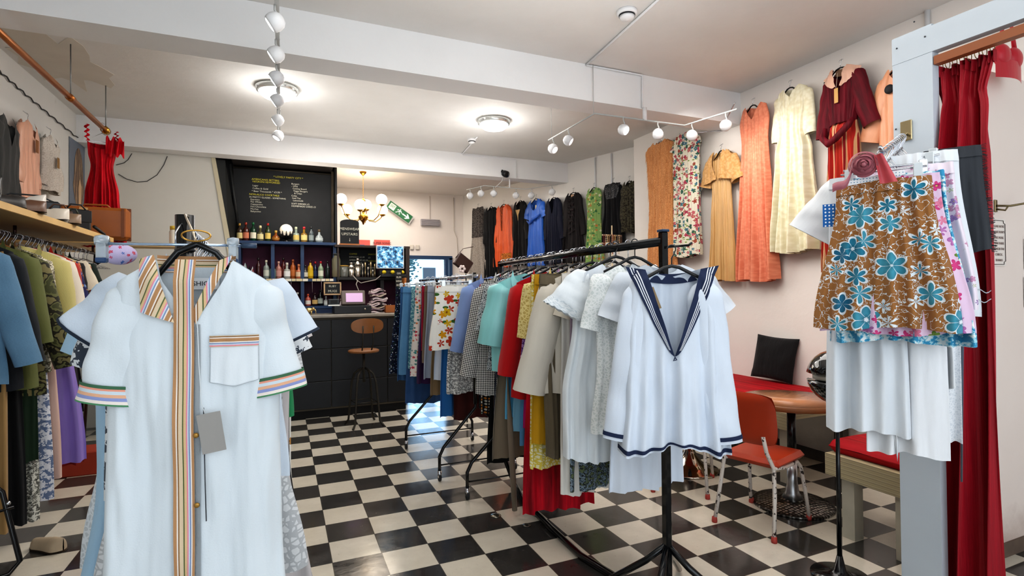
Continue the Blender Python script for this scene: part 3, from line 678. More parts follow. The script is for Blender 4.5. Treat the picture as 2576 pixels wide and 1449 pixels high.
row3=[(699,.20,'#2c1a1c','#c8bcb4','#2d2224','dark bottle with a white cap, leftmost seen on the lower blue shelf',0,0,.033),(717,.22,'#5b5a50','#d9d9d2','#e2e0d8','grey bottle with a white cap and white label on the lower shelf',0,0,.038),
(734,.22,'#4a1418','#2a1012','#d8cfb8','maroon bottle with a cream label on the lower shelf',0,0,.040),(749,.20,'#3a1a22','#e4e0d8','#e9e6dd','dark plum bottle with a white cap and white label',0,0,.038),
(775,.175,'#b65a4a','#d2542e','#e9dfd6','pinkish bottle with an orange top just right of the blue upright',0,0,.036),(792,.19,'#2a1a1c','#3a2022','#c9a86a','dark bottle with a tan label on the lower shelf',0,0,.038),
(806,.235,'#0f1316','#0c0d0e','#aeb7b0','tall black bottle with a grey label at the right of the lower shelf',0,0,.036),(820,.14,'#c8d0cc','#e8e8e4','#dfe4e0','short white bottle at the right end of the lower shelf',1,0,.03)]
for px,h,b_,c_,l_,la,st,tr,rd in row3:
    p=PY(px,765,8.12); bottle(p.x,8.12,z3,h*.95,rd,b_,c_,l_,la,G3,st,tr)
# right cabinet shelf contents
p=PY(846,690,8.08); t=thing('glass_jar','tall glass cylinder jar of amber liquid at the left end of the cabinet shelf','jar',(p.x,8.08,1.762))
MB().lathe([(.055,0),(.06,.01),(.06,.24),(.045,.29),(.045,.31)],20).build('glass',basic('#b9b394',.08,trans=.6),t); MB().lathe([(.052,.01),(.052,.10),(.001,.10)],20).build('contents',basic('#b5731e',.4),t); MB().lathe([(.05,.31),(.05,.335),(.001,.34)],16).build('lid',basic('#3a3a38',.4),t)
p=PY(866,690,8.05); t=thing('glass_jar','short glass tub with a yellow rim beside the tall amber jar','jar',(p.x,8.05,1.762))
MB().lathe([(.055,0),(.058,.01),(.058,.16)],20).build('glass',basic('#8e9088',.1,trans=.5),t); MB().lathe([(.06,.15),(.062,.165),(.04,.17),(.001,.17)],20).build('lid',basic('#b08a3a',.4),t)
steel=basic('#b9b2a6',.22,.9)
for px,h,la in((884,.21,'steel cocktail shaker, shorter of the two with tapering body'),(900,.27,'tall steel cocktail shaker beside the shorter one')):
    p=PY(px,690,8.03); t=thing('cocktail_shaker',la,'shaker',(p.x,8.03,1.762),0,'cocktail shakers'); MB().lathe([(.032,0),(.036,.01),(.046,h*.6)],20).build('cup',steel,t); MB().lathe([(.047,h*.58),(.044,h*.72),(.022,h*.82),(.022,h*.86)],20).build('strainer_top',steel,t); MB().lathe([(.024,h*.85),(.024,h*.97),(.016,h)],16).build('cap',steel,t)
for i,(px,h) in enumerate([(912,.20),(919,.22),(926,.15),(933,.23),(938,.11),(943,.20)]):
    p=PY(px,690,8.04); o=MB().lathe([(.011,0),(.012,h*.3),(.005,h*.45),(.005,h*.6),(.014,h*.75),(.013,h)],12).build('bar_tool',basic('#c0a980' if i%2 else '#b7b2a8',.25,.9),loc=(p.x,8.04,1.762)); tag(o,['first slim brass bar tool right of the shakers','tall steel bar tool, second from the shakers','short brass jigger in the row of bar tools','tallest steel bar tool in the row','shortest brass jigger beside the monitor','steel bar tool touching the monitor'][i],'bar tool','bar tools')
# monitor
t=thing('monitor','white framed security monitor showing blue picture tiles above the bar counter','monitor',(1.435,7.96,1.86))
MB().box(0,0,.19,.40,.035,.34,bev=.01).build('frame',basic('#d5d8dc',.4),t)
n=NB('screen_picture'); tc=n.uv(1,1); nz=n.noise(tc,14,4,.7); pic=n.ramp(nz,[(.38,lin('#06131f')),(.47,lin('#1f5f92')),(.54,lin('#7ac4e8')),(.62,lin('#f0fbff'))]); n.b(Base_Color=(0,0,0),Roughness=.3,Emission_Color=pic,Emission_Strength=1.1)
for (x0,x1,z0,z1_) in [(-.185,.02,.14,.345),(.025,.185,.14,.345),(-.185,-.07,.035,.135),(-.065,.055,.035,.135),(.06,.185,.035,.135)]:
    MB().poly([(x0,-.019,z0),(x1,-.019,z0),(x1,-.019,z1_),(x0,-.019,z1_)],(0,.002,0)).build('picture_tile',n.m,t)
MB().box(.02,.05,-.05,.36,.16,.10,bev=.01).build('stand',basic('#15161a',.4),t)
ly=basic('#e4c91e',.5)
for i,x in enumerate((1.33,1.45,1.59)):
    o=MB().sph((0,0,.03),.03,14,10,(1.0,1,.9)).build('lemon',ly,loc=(x,7.86,1.80)); tag(o,['yellow lemon under the left corner of the monitor','yellow lemon under the middle of the monitor','yellow lemon under the right corner of the monitor'][i],'lemon','lemons')
MB_=MB().box(1.46,7.87,1.78,.36,.10,.04,bev=.005).build('lemon_ledge',basic('#15161a',.4)); tag(MB_,'black ledge that carries the three lemons below the monitor','ledge')
# small framed chalk sign
p=PY(836,715,8.02); t=thing('framed_sign','small wooden framed chalk sign hanging at the joint of the two bar shelves','sign',(p.x,8.0,1.60))
MB().box(0,0,0,.21,.015,.16).build('board',chalk,t)
for a,b_,c_,d_ in((0,.08,.23,.02),(0,-.08,.23,.02)): MB().box(a,-.004,b_,c_,.02,.018).build('frame_bar',basic('#cfae86',.6),t)
for sx in(-1,1): MB().box(sx*.107,-.004,0,.018,.02,.16).build('frame_bar',basic('#cfae86',.6),t)
text('RUBY',.04,wch,t,(0,-.01,.02),FX,align='CENTER'); text('MUGS',.045,wch,t,(0,-.01,-.05),FX,align='CENTER')
# till
zc=1.271
t=thing('cash_register','dark till with a lilac touch screen and black cash drawer on the counter','till',(.83,7.42,zc))
MB().box(0,.0,.05,.46,.34,.10,bev=.006).build('cash_drawer',basic('#15171b',.4),t); MB().box(.02,-.02,.20,.30,.06,.19,Matrix.Rotation(-.25,3,'X'),bev=.01).build('screen_housing',basic('#6f635c',.5),t)
MB().box(.03,-.058,.205,.21,.004,.12,Matrix.Rotation(-.25,3,'X')).build('screen',basic('#c9a9c9',.3,emit=('#c9a0cc',.35)),t); MB().lathe([(.012,0),(.012,.01),(.001,.012)],12,(.15,-.17,.055),axis=(0,-1,0)).build('lock',steel,t)
MB().box(.0,.03,.13,.12,.1,.08).build('foot',basic('#3c3833',.5),t)
t=thing('card_printer','small dark receipt printer with a silver edge left of the till screen','printer',(.60,7.34,zc+.10)); MB().box(0,0,.045,.14,.15,.09,bev=.01).build('body',basic('#22262a',.4),t); MB().box(0,-.075,.01,.14,.01,.015).build('edge_strip',steel,t); MB().box(0,-.078,.055,.08,.004,.04).build('paper_slot',basic('#050505',.5),t)
for i,(px) in enumerate([857,879,888]):
    p=PY(px,760,7.6); bottle(p.x,7.55,zc,.19+.01*i,.024,'#d8cfd0','#b9a49a','#efe7e6','slim pale syrup bottle, %s beside the till'%['left, half hidden','middle','right'][i],'syrup bottles by the till',0,0)
# stack of folded cloths/cups
t=thing('paper_bag_stack','leaning heap of folded pink and grey bar cloths on the counter','cloth stack',(1.17,7.45,zc)); r_=random.Random(9)
for i in range(11):
    c_=['#b9a3a6','#8f7d84','#c7b6a8','#a98d95','#d7c3c0'][i%5]; m=MB(); z=.01+i*.03; sh=.02*math.sin(i*1.3); sw=.24-.008*i; ph=i
    m.grid(lambda u,v:(sh+(u-.5)*sw,(.0)+(.22*(v-.5)),z+.012*math.sin(u*7+ph)+.008*math.sin(v*6+ph)+.02*u*(i%2)),10,6); m.grid(lambda u,v:(sh+(u-.5)*sw,-.11,z-.016*v+.012*math.sin(u*7+ph)+.008*math.sin(ph)+.02*u*(i%2)),10,2); m.grid(lambda u,v:(sh-.5*sw,(.22*(v-.5)),z-.016*u+.012*math.sin(ph)),2,6)
    m.build('folded_cloth',fab('stripe' if i%3==0 else 'plain',c_,*(['#e6dedd'] if i%3==0 else []),**({'s':6} if i%3==0 else {})),t)
t=thing('golden_elephant_ornament','small gold elephant ornament standing on the bar counter','ornament',(.30,7.2,zc)); gold=basic('#c9b07a',.3,.8)
m=MB(); m.sph((0,0,.055),.035,14,10,(1.3,.8,.9)); m.sph((.05,0,.07),.02,12,8); m.tube([(.065,0,.065),(.08,0,.045),(.078,0,.02),(.09,0,.012)],[.009,.007,.005,.003],8); m.build('body',gold,t)
for x,y in((-.03,-.018),(-.03,.018),(.028,-.018),(.028,.018)): MB().tube([(x,y,.045),(x,y,0)],.009,8).build('leg',gold,t)
MB().sph((.045,-.02,.072),.014,10,6,(.5,.4,1.2)).build('ear',gold,t)
t=thing('wooden_crate','orange-brown wooden tray at the right end of the bar counter','tray',(1.43,7.38,zc)); wd=basic('#9a5a26',.5,var=.3)
MB().box(0,0,.01,.36,.26,.02).build('base',wd,t)
for sy in(-1,1): MB().box(0,sy*.13,.05,.36,.015,.09).build('side',wd,t)
for sx in(-1,1): MB().box(sx*.178,0,.05,.015,.26,.09).build('side',wd,t)
MB().box(1.56,7.72,zc+.17,.04,.5,.42,Matrix.Rotation(.15,3,'Y')); o=tag(MB().box(0,0,0,.03,.42,.46,Matrix.Rotation(.12,3,'Y'),bev=.005).build('wooden_board',basic('#a8662c',.5,var=.25),loc=(1.55,7.78,zc+.24)),'upright orange-brown board leaning at the right end of the bar','board')
t=thing('necklace_sign','narrow black hanging sign strip covered in white lettering at the right of the bar','sign',(1.49,7.62,zc+.16))
MB().bb(-.045,.045,0,.01,0,.42).build('board',basic('#111214',.7),t)
for i,s_ in enumerate(['GIN','RUM','WINE','BEER','CIDER','SODA','JUICE']): text(s_,.04,wch,t,(0,-.003,.36-.055*i),FX,align='CENTER',sx=.8)
for i,(px,c_) in enumerate([(970,'#c9c2a0'),(976,'#5f8a8f'),(981,'#d9dcd8')]):
    p=PY(px,765,7.9); bottle(p.x,7.85,1.215,.15,.02,'#8a8f88',c_,c_,'tiny mixer bottle with a %s cap in the right bay of the cabinet'%['cream','teal','white'][i],'mixer bottles',1,0)
pts=[PY(x,y,7.86) for x,y in [(888,693),(898,705),(908,712),(925,708),(945,704),(958,693),(966,688)]]
wire(pts,'grey power cable sagging from the cabinet shelf to the monitor',.006,basic('#b7aca2',.5))
pts=[PY(x,y,7.86) for x,y in [(900,705),(896,715),(902,730),(900,750),(893,765),(884,775),(888,785)]]
wire(pts,'pale cable dropping from the cabinet shelf to the till',.006,basic('#c8beb4',.5))
# chandelier
cp=PY(914,545,8.8); t=thing('chandelier','brass chandelier with six glowing white glass globes above the bar','chandelier',(cp.x,8.8,cp.z)); br=basic('#b98a3a',.2,.95)
MB().lathe([(.001,-.13),(.012,-.12),(.02,-.09),(.06,-.05),(.075,-.01),(.06,.03),(.025,.05),(.02,.07),(.05,.10),(.055,.13),(.02,.17),(.018,.22),(.04,.25),(.012,.29)],20).build('body',br,t)
m=MB()
for i in range(22):
    z=.29+i*.02; a=i%2; m.tube([(.008*math.cos(k*PI/3)*(1-a),.008*math.cos(k*PI/3)*a,z+.014*math.sin(k*PI/3)) for k in range(6)],.002,4,closed=True)
m.build('chain',br,t); MB().lathe([(.012,3.45-cp.z-.06),(.05,3.45-cp.z-.02),(.055,3.45-cp.z)],16).build('ceiling_rose',br,t)
wg=basic('#fff6ea',.3,emit=('#ffeacc',3.2))
for i in range(6):
    a=i*PI/3+.25; R_=.32+(.03 if i%2 else 0); zz=.0+(.13 if i%2 else .02)
    f=lambda r,z:(r*math.cos(a),r*math.sin(a),z)
    MB().tube([f(.02,.02),f(.10,-.06),f(.20,-.07),f(.28,-.01),f(R_,zz+.02)],.007,8).build('arm',br,t)
    MB().lathe([(.02,-.02),(.045,.0),(.05,.01)],16,f(R_,zz+.03)).build('cup',br,t)
    MB().sph(f(R_,zz+.115),.085,20,12).build('glass_globe',wg,t)
light('POINT','chandelier_bulbs',(cp.x,8.8,cp.z+.1),20,(1,.86,.66),.3)
light('POINT','bar_glow',(.2,7.75,2.75),9,(1,.9,.8),.15)
# back wall objects
g=basic('#1f6b3d',.5)
t=thing('exit_sign','green running-man exit sign with a white arrow, hanging askew on the back wall','sign',(0,10.22,0)); c0=PY(1005,533,10.22); ang=math.radians(34)
R3=Matrix.Rotation(ang,3,'Y')
def rl(x,y,z): v=R3@Vector((x,y,z)); return (c0.x+v.x,v.y,c0.z+v.z)
L_=.50
MB().box(c0.x,0,c0.z,L_,.02,.15,R3).build('plate',g,t)
MB().box(c0.x+R3.col[0][0]*.0,.02,c0.z,L_+.06,.02,.17,R3).build('backing',basic('#cfcfca',.5),t)
wm=basic('#e6efe6',.5)
MB().poly([rl(*p) for p in [(.06,-.013,.012),(.16,-.013,.012),(.13,-.013,.05),(.16,-.013,.05),(.22,-.013,0),(.16,-.013,-.05),(.13,-.013,-.05),(.16,-.013,-.012),(.06,-.013,-.012)]],(0,.002,0)).build('arrow',wm,t)
m=MB(); m.lathe([(.012,0),(.012,.003)],12,rl(-.005,-.011,.045),axis=(0,-1,0))
for q in [[(-.01,.03),(.02,.03),(.0,-.01),(-.03,-.01)],[(-.03,-.01),(-.015,-.01),(-.05,-.055),(-.065,-.05)],[(-.01,-.01),(0,-.01),(.03,-.04),(.02,-.055),(.005,-.03)],[(.02,.03),(.05,.0),(.04,-.01),(.01,.015)],[(-.01,.03),(-.05,.025),(-.055,.0),(-.045,.0),(-.03,.015)]]:
    m.poly([rl(x,-.013,z) for x,z in q],(0,.002,0))
m.build('running_figure',wm,t)
MB().poly([rl(*p) for p in [(-.22,-.013,-.055),(-.10,-.013,-.055),(-.10,-.013,.055),(-.22,-.013,.055)]],(0,.002,0)).build('door_symbol',basic('#d9e4d6',.5),t)
v0=R3@Vector((-.21,0,.0)); text('EXIT',.07,g,t,(c0.x+v0.x,-.016,c0.z+v0.z-.02),(PI/2,ang,0),sx=.6)
p=PY(1083,560,10.24); t=thing('air_vent','grey louvred vent on the back wall right of the green sign','vent',(p.x,10.26,p.z)); MB().box(0,0,0,.37,.05,.13,bev=.006).build('casing',basic('#a8a3a6',.5),t)
for k in range(4): MB().box(0,-.03,-.045+k*.03,.35,.012,.01).build('slat',basic('#8d888c',.5),t)
wire([(p.x,10.28,p.z+.06),(p.x,10.28,3.4)],'thin cable dropping down the back wall to the grey vent',.005,basic('#cbbfb6',.5))
wire([(3.10,10.28,3.4),(3.10,10.28,2.75),(3.16,10.28,2.6),(3.18,10.28,2.2)],'pale cable kinking down the corner of the back wall',.006,basic('#c6bbb0',.5))
pr=basic('#d4625a',.6)
for i,(px,s_) in enumerate([(911,''),(962,'PETER SINGER\nLIVE HERE')]):
    a=PY(px,614,10.24); t=thing('wall_poster',['red poster with a small blue picture low on the back wall above the cabinet','red poster with dark lettering beside the first red poster'][i],'poster',(a.x,10.27,a.z-.10)); MB().bb(-.145,.145,0,.006,-.12,.18).build('sheet',pr,t)
    if s_: text(['','SUPER SONIC\nWALL PLACE'][i],.055,basic('#5a1c1a',.7),t,(0,-.003,.10),FX,align='CENTER')
    else: MB().bb(-.045,.045,-.003,0,-.06,.09).build('picture',basic('#3a5a8a',.6),t)
n=NB('checker_sticker'); 
p=PY(879,585,10.24); t=thing('checker_picture','small black and white checked sign above the cabinet','picture',(p.x,10.27,p.z)); MB().bb(-.06,.06,0,.006,-.17,.17).build('sheet',basic('#e4ddd6',.7),t)
for i in range(6):
    MB().bb(-.055+(.055 if i%2 else 0),0+(.055 if i%2 else 0),-.004,0,-.16+i*.053,-.115+i*.053).build('dark_square',basic('#3a3632',.7),t)
for px,la in((1036,'square white socket on the back wall'),(1050,'white intercom handset on the back wall')):
    p=PY(px,622,10.28); MB_=MB().box(0,0,0,.08,.03,.10,bev=.012).build('wall_socket' if px==1036 else 'intercom',basic('#cfc8bd',.5),loc=(p.x,10.28,p.z)); tag(MB_,la,'socket' if px==1036 else 'intercom')
# ================================================================= STOOL
def rot2(x,y,a): return (x*math.cos(a)-y*math.sin(a),x*math.sin(a)+y*math.cos(a))
t=thing('bar_stool','industrial metal bar stool with wooden seat and oval back in front of the bar','stool',(.86,6.50,0),.15); mt=basic('#3d3a34',.4,.7); wo=basic('#8a5a32',.4,var=.2)
MB().lathe([(.001,.845),(.165,.845),(.175,.855),(.175,.87),(.16,.878),(.001,.872)],28).build('seat',wo,t)
m=MB()
def bk(u,v,off): 
    th=u*2*PI; r=math.sqrt(v); x=.185*r*math.copysign(abs(math.cos(th))**.8,math.cos(th)); z=.085*r*math.copysign(abs(math.sin(th))**.8,math.sin(th)); return (x,-.19+off+x*x*1.0,1.16+z)
m.grid(lambda u,v:bk(u,v,0),32,6); m.grid(lambda u,v:bk(u,v,.015),32,6,flip=True); m.grid(lambda u,v:bk(u,1,.015*v),32,1); m.build('backrest',wo,t)
MB().tube([(-.06,-.19,1.16),(-.06,-.165,.95),(-.05,-.10,.835)],.008,8).build('back_support',mt,t); MB().tube([(.06,-.19,1.16),(.06,-.165,.95),(.05,-.10,.835)],.008,8).build('back_support',mt,t)
MB().tube([(0,0,.83),(0,0,.50)],.015,12).build('screw_column',mt,t)
for i in range(4):
    a=PI/4+i*PI/2; f=lambda r,z:(r*math.cos(a),r*math.sin(a),z)
    MB().tube([f(.02,.66),f(.06,.645),f(.12,.60),f(.155,.50),f(.18,.25),f(.20,.06),f(.24,.012),f(.25,.012)],.012,10).build('leg',mt,t)
MB().tube([(.165*math.cos(PI/4+i*PI/2),.165*math.sin(PI/4+i*PI/2),.28) for i in range(4)],.006,8,closed=True).build('footrest',mt,t)
# ================================================================= CAFE AREA
orange=basic('#b03c1c',.35,var=.12,bumps=.1); pipe=NB('chipped_white_paint'); nz=pipe.noise(pipe.obj(),38,3,.6); pipe.b(Base_Color=pipe.mix(pipe.ramp(nz,[(.58,(0,0,0)),(.60,(1,1,1))]),lin('#d8cfc6'),lin('#3a3230')),Roughness=.45); pipe=pipe.m
def chair(label,loc,rz):
    # faces +x ; seat .43
    t=thing('vinyl_chair',label,'chair',loc,rz,'orange cafe chairs')
    MB().box(.02,0,.435,.40,.38,.055,bev=.025).build('seat',orange,t)
    m=MB()
    def bk(u,v,o):
        y=(u-.5)*.42; z=.555+v*.33; e=1.0; return (-.20+o-(z-.45)*.16-.0+.25*y*y*1.2,y,z)
    def rr(u,v): 
        # rounded rectangle mapping
        x=(u-.5)*2; z=(v-.5)*2; k=.12; 
        return x*(1-k*abs(z)**4),z*(1-k*abs(x)**4)
    def g(o):
        def f(u,v):
            x,z=rr(u,v); return bk(x/2+.5,z/2+.5,o*(1-max(abs(x),abs(z))**8))
        return f
    m.grid(g(.022),16,14); m.grid(g(-.022),16,14,flip=True); m.build('backrest',orange,t)
    for s_ in(-1,1):
        MB().tube([(-.245,s_*.13,.62),(-.225,s_*.14,.52),(-.185,s_*.165,.42),(-.21,s_*.18,.25),(-.26,s_*.195,.02)],.0125,10).build('leg',pipe,t)
        MB().tube([(-.185,s_*.165,.42),(-.05,s_*.17,.40),(.13,s_*.17,.40),(.17,s_*.175,.36),(.20,s_*.19,.20),(.23,s_*.20,.02)],.0125,10).build('leg',pipe,t)
        for x in(-.262,.232): MB().lathe([(.017,0),(.018,.01),(.016,.035)],12,(x,s_*.197,0)).build('foot_cap',basic('#a33a30',.6),t)
    return t
chair('orange vinyl cafe chair with chipped white tube legs, seen from behind at the laminate table',(2.90,2.64,0),.28)
chair('second orange chair, only its white legs showing behind the sailor top',(2.89,3.40,0),.75)
def cafe_table(label,loc,topm,r,base):
    t=thing('cafe_table',label,'table',loc,0,'round cafe tables')
    MB().lathe([(.001,.715),(r-.01,.715),(r,.72),(r,.748),(r-.004,.752)],48).build('edge_band',basic('#8a5a36',.4),t); MB().lathe([(r-.004,.752),(.001,.7525)],48).build('tabletop',topm,t)
    MB().tube([(0,0,.71),(0,0,.30 if base else .2)],.03,16).build('column',basic('#101114',.2),t)
    if base:
        n=NB('hammered_metal'); v=n.n('ShaderNodeTexVoronoi',{'Vector':n.obj(),'Scale':38.0,'Randomness':.25}); n.b(Base_Color=n.ramp(v.outputs[0],[(.2,lin('#c8c4bd')),(.5,lin('#3a3733'))]),Metallic=.9,Roughness=.3); n.bump(v.outputs[0],.8,.006)
        MB().lathe([(.268,0),(.27,.012),(.255,.02),(.12,.034),(.07,.05)],56).build('base_plate',n.m,t); MB().lathe([(.072,.048),(.045,.09),(.035,.16),(.033,.31)],28).build('collar',basic('#b9bbbe',.28,.95),t)
    else:
        MB().lathe([(.24,0),(.245,.01),(.23,.018),(.17,.03),(.10,.075),(.06,.13),(.045,.16),(.03,.21)],48).build('base_plate',basic('#c2b6a6',.08,1.0),t)
lam=NB('wood_laminate'); wv=lam.noise(lam.obj(3,22,1),3,4,.6); lam.b(Base_Color=lam.mix(wv,lin('#a56a48'),lin('#d09a72')),Roughness=.22); lam=lam.m
cafe_table('round wood-laminate cafe table on a hammered metal base beside the orange chair',(3.30,2.74,0),lam,.34,True)
cafe_table('farther round cafe table with a pale top and a polished trumpet base',(3.16,3.64,0),basic('#a9a49a',.25),.33,False)
p=PZ(1247,1298); t=thing('floor_socket','small domed brass floor stud on a black tile in front of the racks','floor stud',(p.x,p.y,0)); MB().lathe([(.038,0),(.036,.006),(.02,.012),(.001,.014)],24).build('dome',basic('#8a8478',.2,.9),t); MB().lathe([(.012,.012),(.01,.017),(.001,.018)],12).build('pin',basic('#3a3834',.3,.8),t)
p=PZ(1325,1322); tag(MB().lathe([(.030,0),(.028,.005),(.001,.008)],20).build('floor_stud',basic('#55524c',.25,.9),loc=(p.x,p.y,0)),'second flat metal stud on the floor just right of the domed one','floor stud')
# benches
ply=NB('plywood_edge'); sp=ply.n('ShaderNodeSeparateXYZ',{0:ply.obj()}); fr=ply.math('FRACT',ply.math('MULTIPLY',sp.outputs[2],42.0)); ply.b(Base_Color=ply.mix(ply.noise(ply.obj(1,3,40),6,3),ply.ramp(fr,[(0,lin('#cdbf95')),(.5,lin('#8e7f5b')),(.55,lin('#c4b589')),(.9,lin('#6f6248'))]),lin('#a39a82')),Roughness=.7); ply=ply.m
redc=fab('velvet','#b3121f'); postw=basic('#b7b2a2',.7,var=.2)
def bench(label,x0,x1,y0,y1,zt_,clabel):
    t=thing('bench',label,'bench',(0,0,0),0,'plywood benches')
    MB().bb(x0,x1,y0,y1,zt_-.035,zt_).build('seat_board',ply,t); MB().bb(x0-.03,x0,y0,y1,zt_-.13,zt_).build('front_rail',ply,t)
    for y in(y0+.12,y1-.12):
        MB().bb(x0+.01,x0+.09,y-.04,y+.04,0,zt_-.035).build('leg',postw,t); MB().bb(x1-.10,x1-.03,y-.04,y+.04,0,zt_-.035).build('leg',basic('#4b4740',.7),t)
    t=thing('seat_cushion',clabel,'cushion',((x0+x1)/2,(y0+y1)/2,zt_),0,'red bench cushions'); w_=x1-x0;l_=y1-y0
    m=MB()
    def cs(u,v,s_):
        x=(u-.5)*w_*1.0;y=(v-.5)*l_; e=min(1,min(u,1-u)*w_/.05,min(v,1-v)*l_/.05); h=.09*math.sqrt(max(0,1-(1-e)**2)); return (x,y,.045+s_*(h*.5+.006*noise.noise((x*6,y*5,s_))))
    m.grid(lambda u,v:cs(u,v,1),24,80); m.grid(lambda u,v:cs(u,v,-1),24,80,flip=True); m.build('pad',redc,t)
    return t
bench('long plywood-edged bench along the right wall behind the tables',3.60,4.35,2.95,5.9,.56,'long red velvet cushion on the wall bench under the black pillow')
bench('near plywood-edged bench with pale wood posts beside the cubicle post',3.14,3.78,1.78,2.34,.50,'red velvet pad on the near bench beside the cubicle post')
m=MB()
def cu(u,v,s_):
    x=(u-.5)*2;z=(v-.5)*2; k=.10; X=x*(1-k*(1-abs(z)**2)*0-.06*(1-z*z)*abs(x)**2); Z=z*(1-.06*(1-x*x)*abs(z)**2); h=.075*(max(0,(1-x*x)*(1-z*z)))**.45; return (s_*h+.01*noise.noise((x*2,z*2,s_*3)),X*.215,.21+Z*.21),(u,v)
m.grid(lambda u,v:cu(u,v,1),24,24); m.grid(lambda u,v:cu(u,v,-1),24,24,flip=True)
o=m.build('throw_pillow',fab('plain','#141416'),loc=(4.215,3.72,.67)); o.rotation_euler=(math.radians(3),math.radians(13),.15); tag(o,'square black throw pillow leaning on the wall on the red bench','pillow')
# glossy split ball on a black stand
c=Vector((2.74,1.98,0)); t=thing('ball_stand','glossy black split globe on a thin black floor stand beside the hanging skirts','stand',(2.70,1.955,0)); gb=basic('#08090b',.06,coat=1)
zz=1.06; R_=.145
for s_,nm in((1,'upper_shell'),(-1,'lower_shell')):
    pr=[(R_*math.cos(a),s_*R_*math.sin(a)) for a in [math.radians(x) for x in (8,20,32,45,58,70,82,89.9)]]
    MB().lathe([(.02,s_*R_*math.sin(math.radians(8)))]+pr,36,(0,0,zz)).build(nm,gb,t)
MB().lathe([(.115,-.012),(.115,.012)],36,(0,0,zz)).build('light_band',basic('#d9d3c4',.4),t)
MB().tube([(0,0,.05),(0,0,zz-.1)],[.0135,.009],12).build('pole',basic('#0c0d0f',.15),t); MB().lathe([(.14,0),(.142,.008),(.06,.018),(.03,.035),(.014,.11)],32).build('base',basic('#0c0d0f',.15),t)
# cubicle signs and hook
p=PY(2505,518,1.695); t=thing('coat_hook','brass double coat hook on the cubicle wall beside the red curtain','hook',(p.x,1.695,p.z)); bq=basic('#7d6f52',.3,.9)
MB().box(0,0,0,.025,.008,.07,bev=.003).build('back_plate',bq,t); MB().tube([(0,-.005,0),(.04,-.05,-.005),(.09,-.09,.005),(.115,-.11,.03)],.006,8).build('arm',bq,t); MB().sph((.118,-.112,.04),.012,12,8).build('knob',bq,t); MB().tube([(0,-.005,-.02),(.01,-.04,-.03),(.012,-.05,-.01)],.005,8).build('lower_arm',bq,t)
dk=basic('#4a4440',.6)
p=PY(2510,610,1.695); t=thing('notice','white notice with a black line border and faint lettering on the cubicle wall','notice',(p.x,1.694,p.z)); MB().bb(-.10,.075,-.002,.002,-.135,.135).build('sheet',basic('#efe6de',.7),t)
MB().tube([(-.10,-.004,.125),(.05,-.004,.125),(.053,-.004,.11),(.068,-.004,.107),(.068,-.004,-.107),(.053,-.004,-.11),(.05,-.004,-.125),(-.10,-.004,-.125)],.0018,4).build('border',dk,t)
for i,s_ in enumerate(['PLEASE NOTE','PLEASE DON\'T','TAKE MORE','THAN THREE','ITEMS IN THE','CUBICLE.','THANKS']): text(s_,.019 ,basic('#a08f88',.7),t,(.0,-.004,.085-.032*i),FX,align='CENTER')
for px,py,la in((2590,640,'white printed card with a red word at the right edge of the photo'),(2590,735,'small white framed card at the right edge below the other card')):
    p=PY(px,py,1.695); t=thing('notice',la,'notice',(p.x,1.694,p.z)); MB().bb(-.06,.10,-.003,.002,-.09,.09).build('sheet',basic('#f3ece6',.7),t); MB().bb(-.045,.08,-.006,-.003,0,.022).build('printed_band',basic('#a8483c' if py<700 else '#8a8480',.7),t)
# ================================================================= GARMENT TYPES
def dress_parts(t,G,mat,sl=None,smat=None,nu=26,nv=22,name='bodice',oz=-.10,seed=0):
    """adds body (+ sleeves) under thing t; the neck point sits oz below the thing's origin"""
    o=G.body(nu,nv).build(name,mat,t,(0,0,oz))
    if sl:
        x0=G.prof[0][1]; 
        for s_ in(-1,1):
            d=dict(sl); x=d.pop('x',x0-.01); z=d.pop('z',G.slope*.9); dd={k:v for k,v in d.items() if k in('L','ang','r0','r1','fl','bend','puff','nu','nv')}
            dd['ang']=dd.get('ang',.2)*(1+.25*math.sin(seed*2.1+s_)); dd['seed']=seed+s_*3
            sleeve(s_,x,z,**dd).build('sleeve',smat or mat,t,(0,0,oz))
    return o
def shirt_prof(sh,ch,hem,L): return [(0,sh),(.10,sh+.01),(.22,ch),(L*.55,ch*.97),(L,hem)]
SLV={'long':dict(L=.56,ang=.26,r0=.080,r1=.055,fl=.8),'short':dict(L=.24,ang=.42,r0=.08,r1=.085,fl=.7),'elbow':dict(L=.36,ang=.3,r0=.085,r1=.07,fl=.75),'cap':dict(L=.14,ang=.7,r0=.08,r1=.085,fl=.5)}
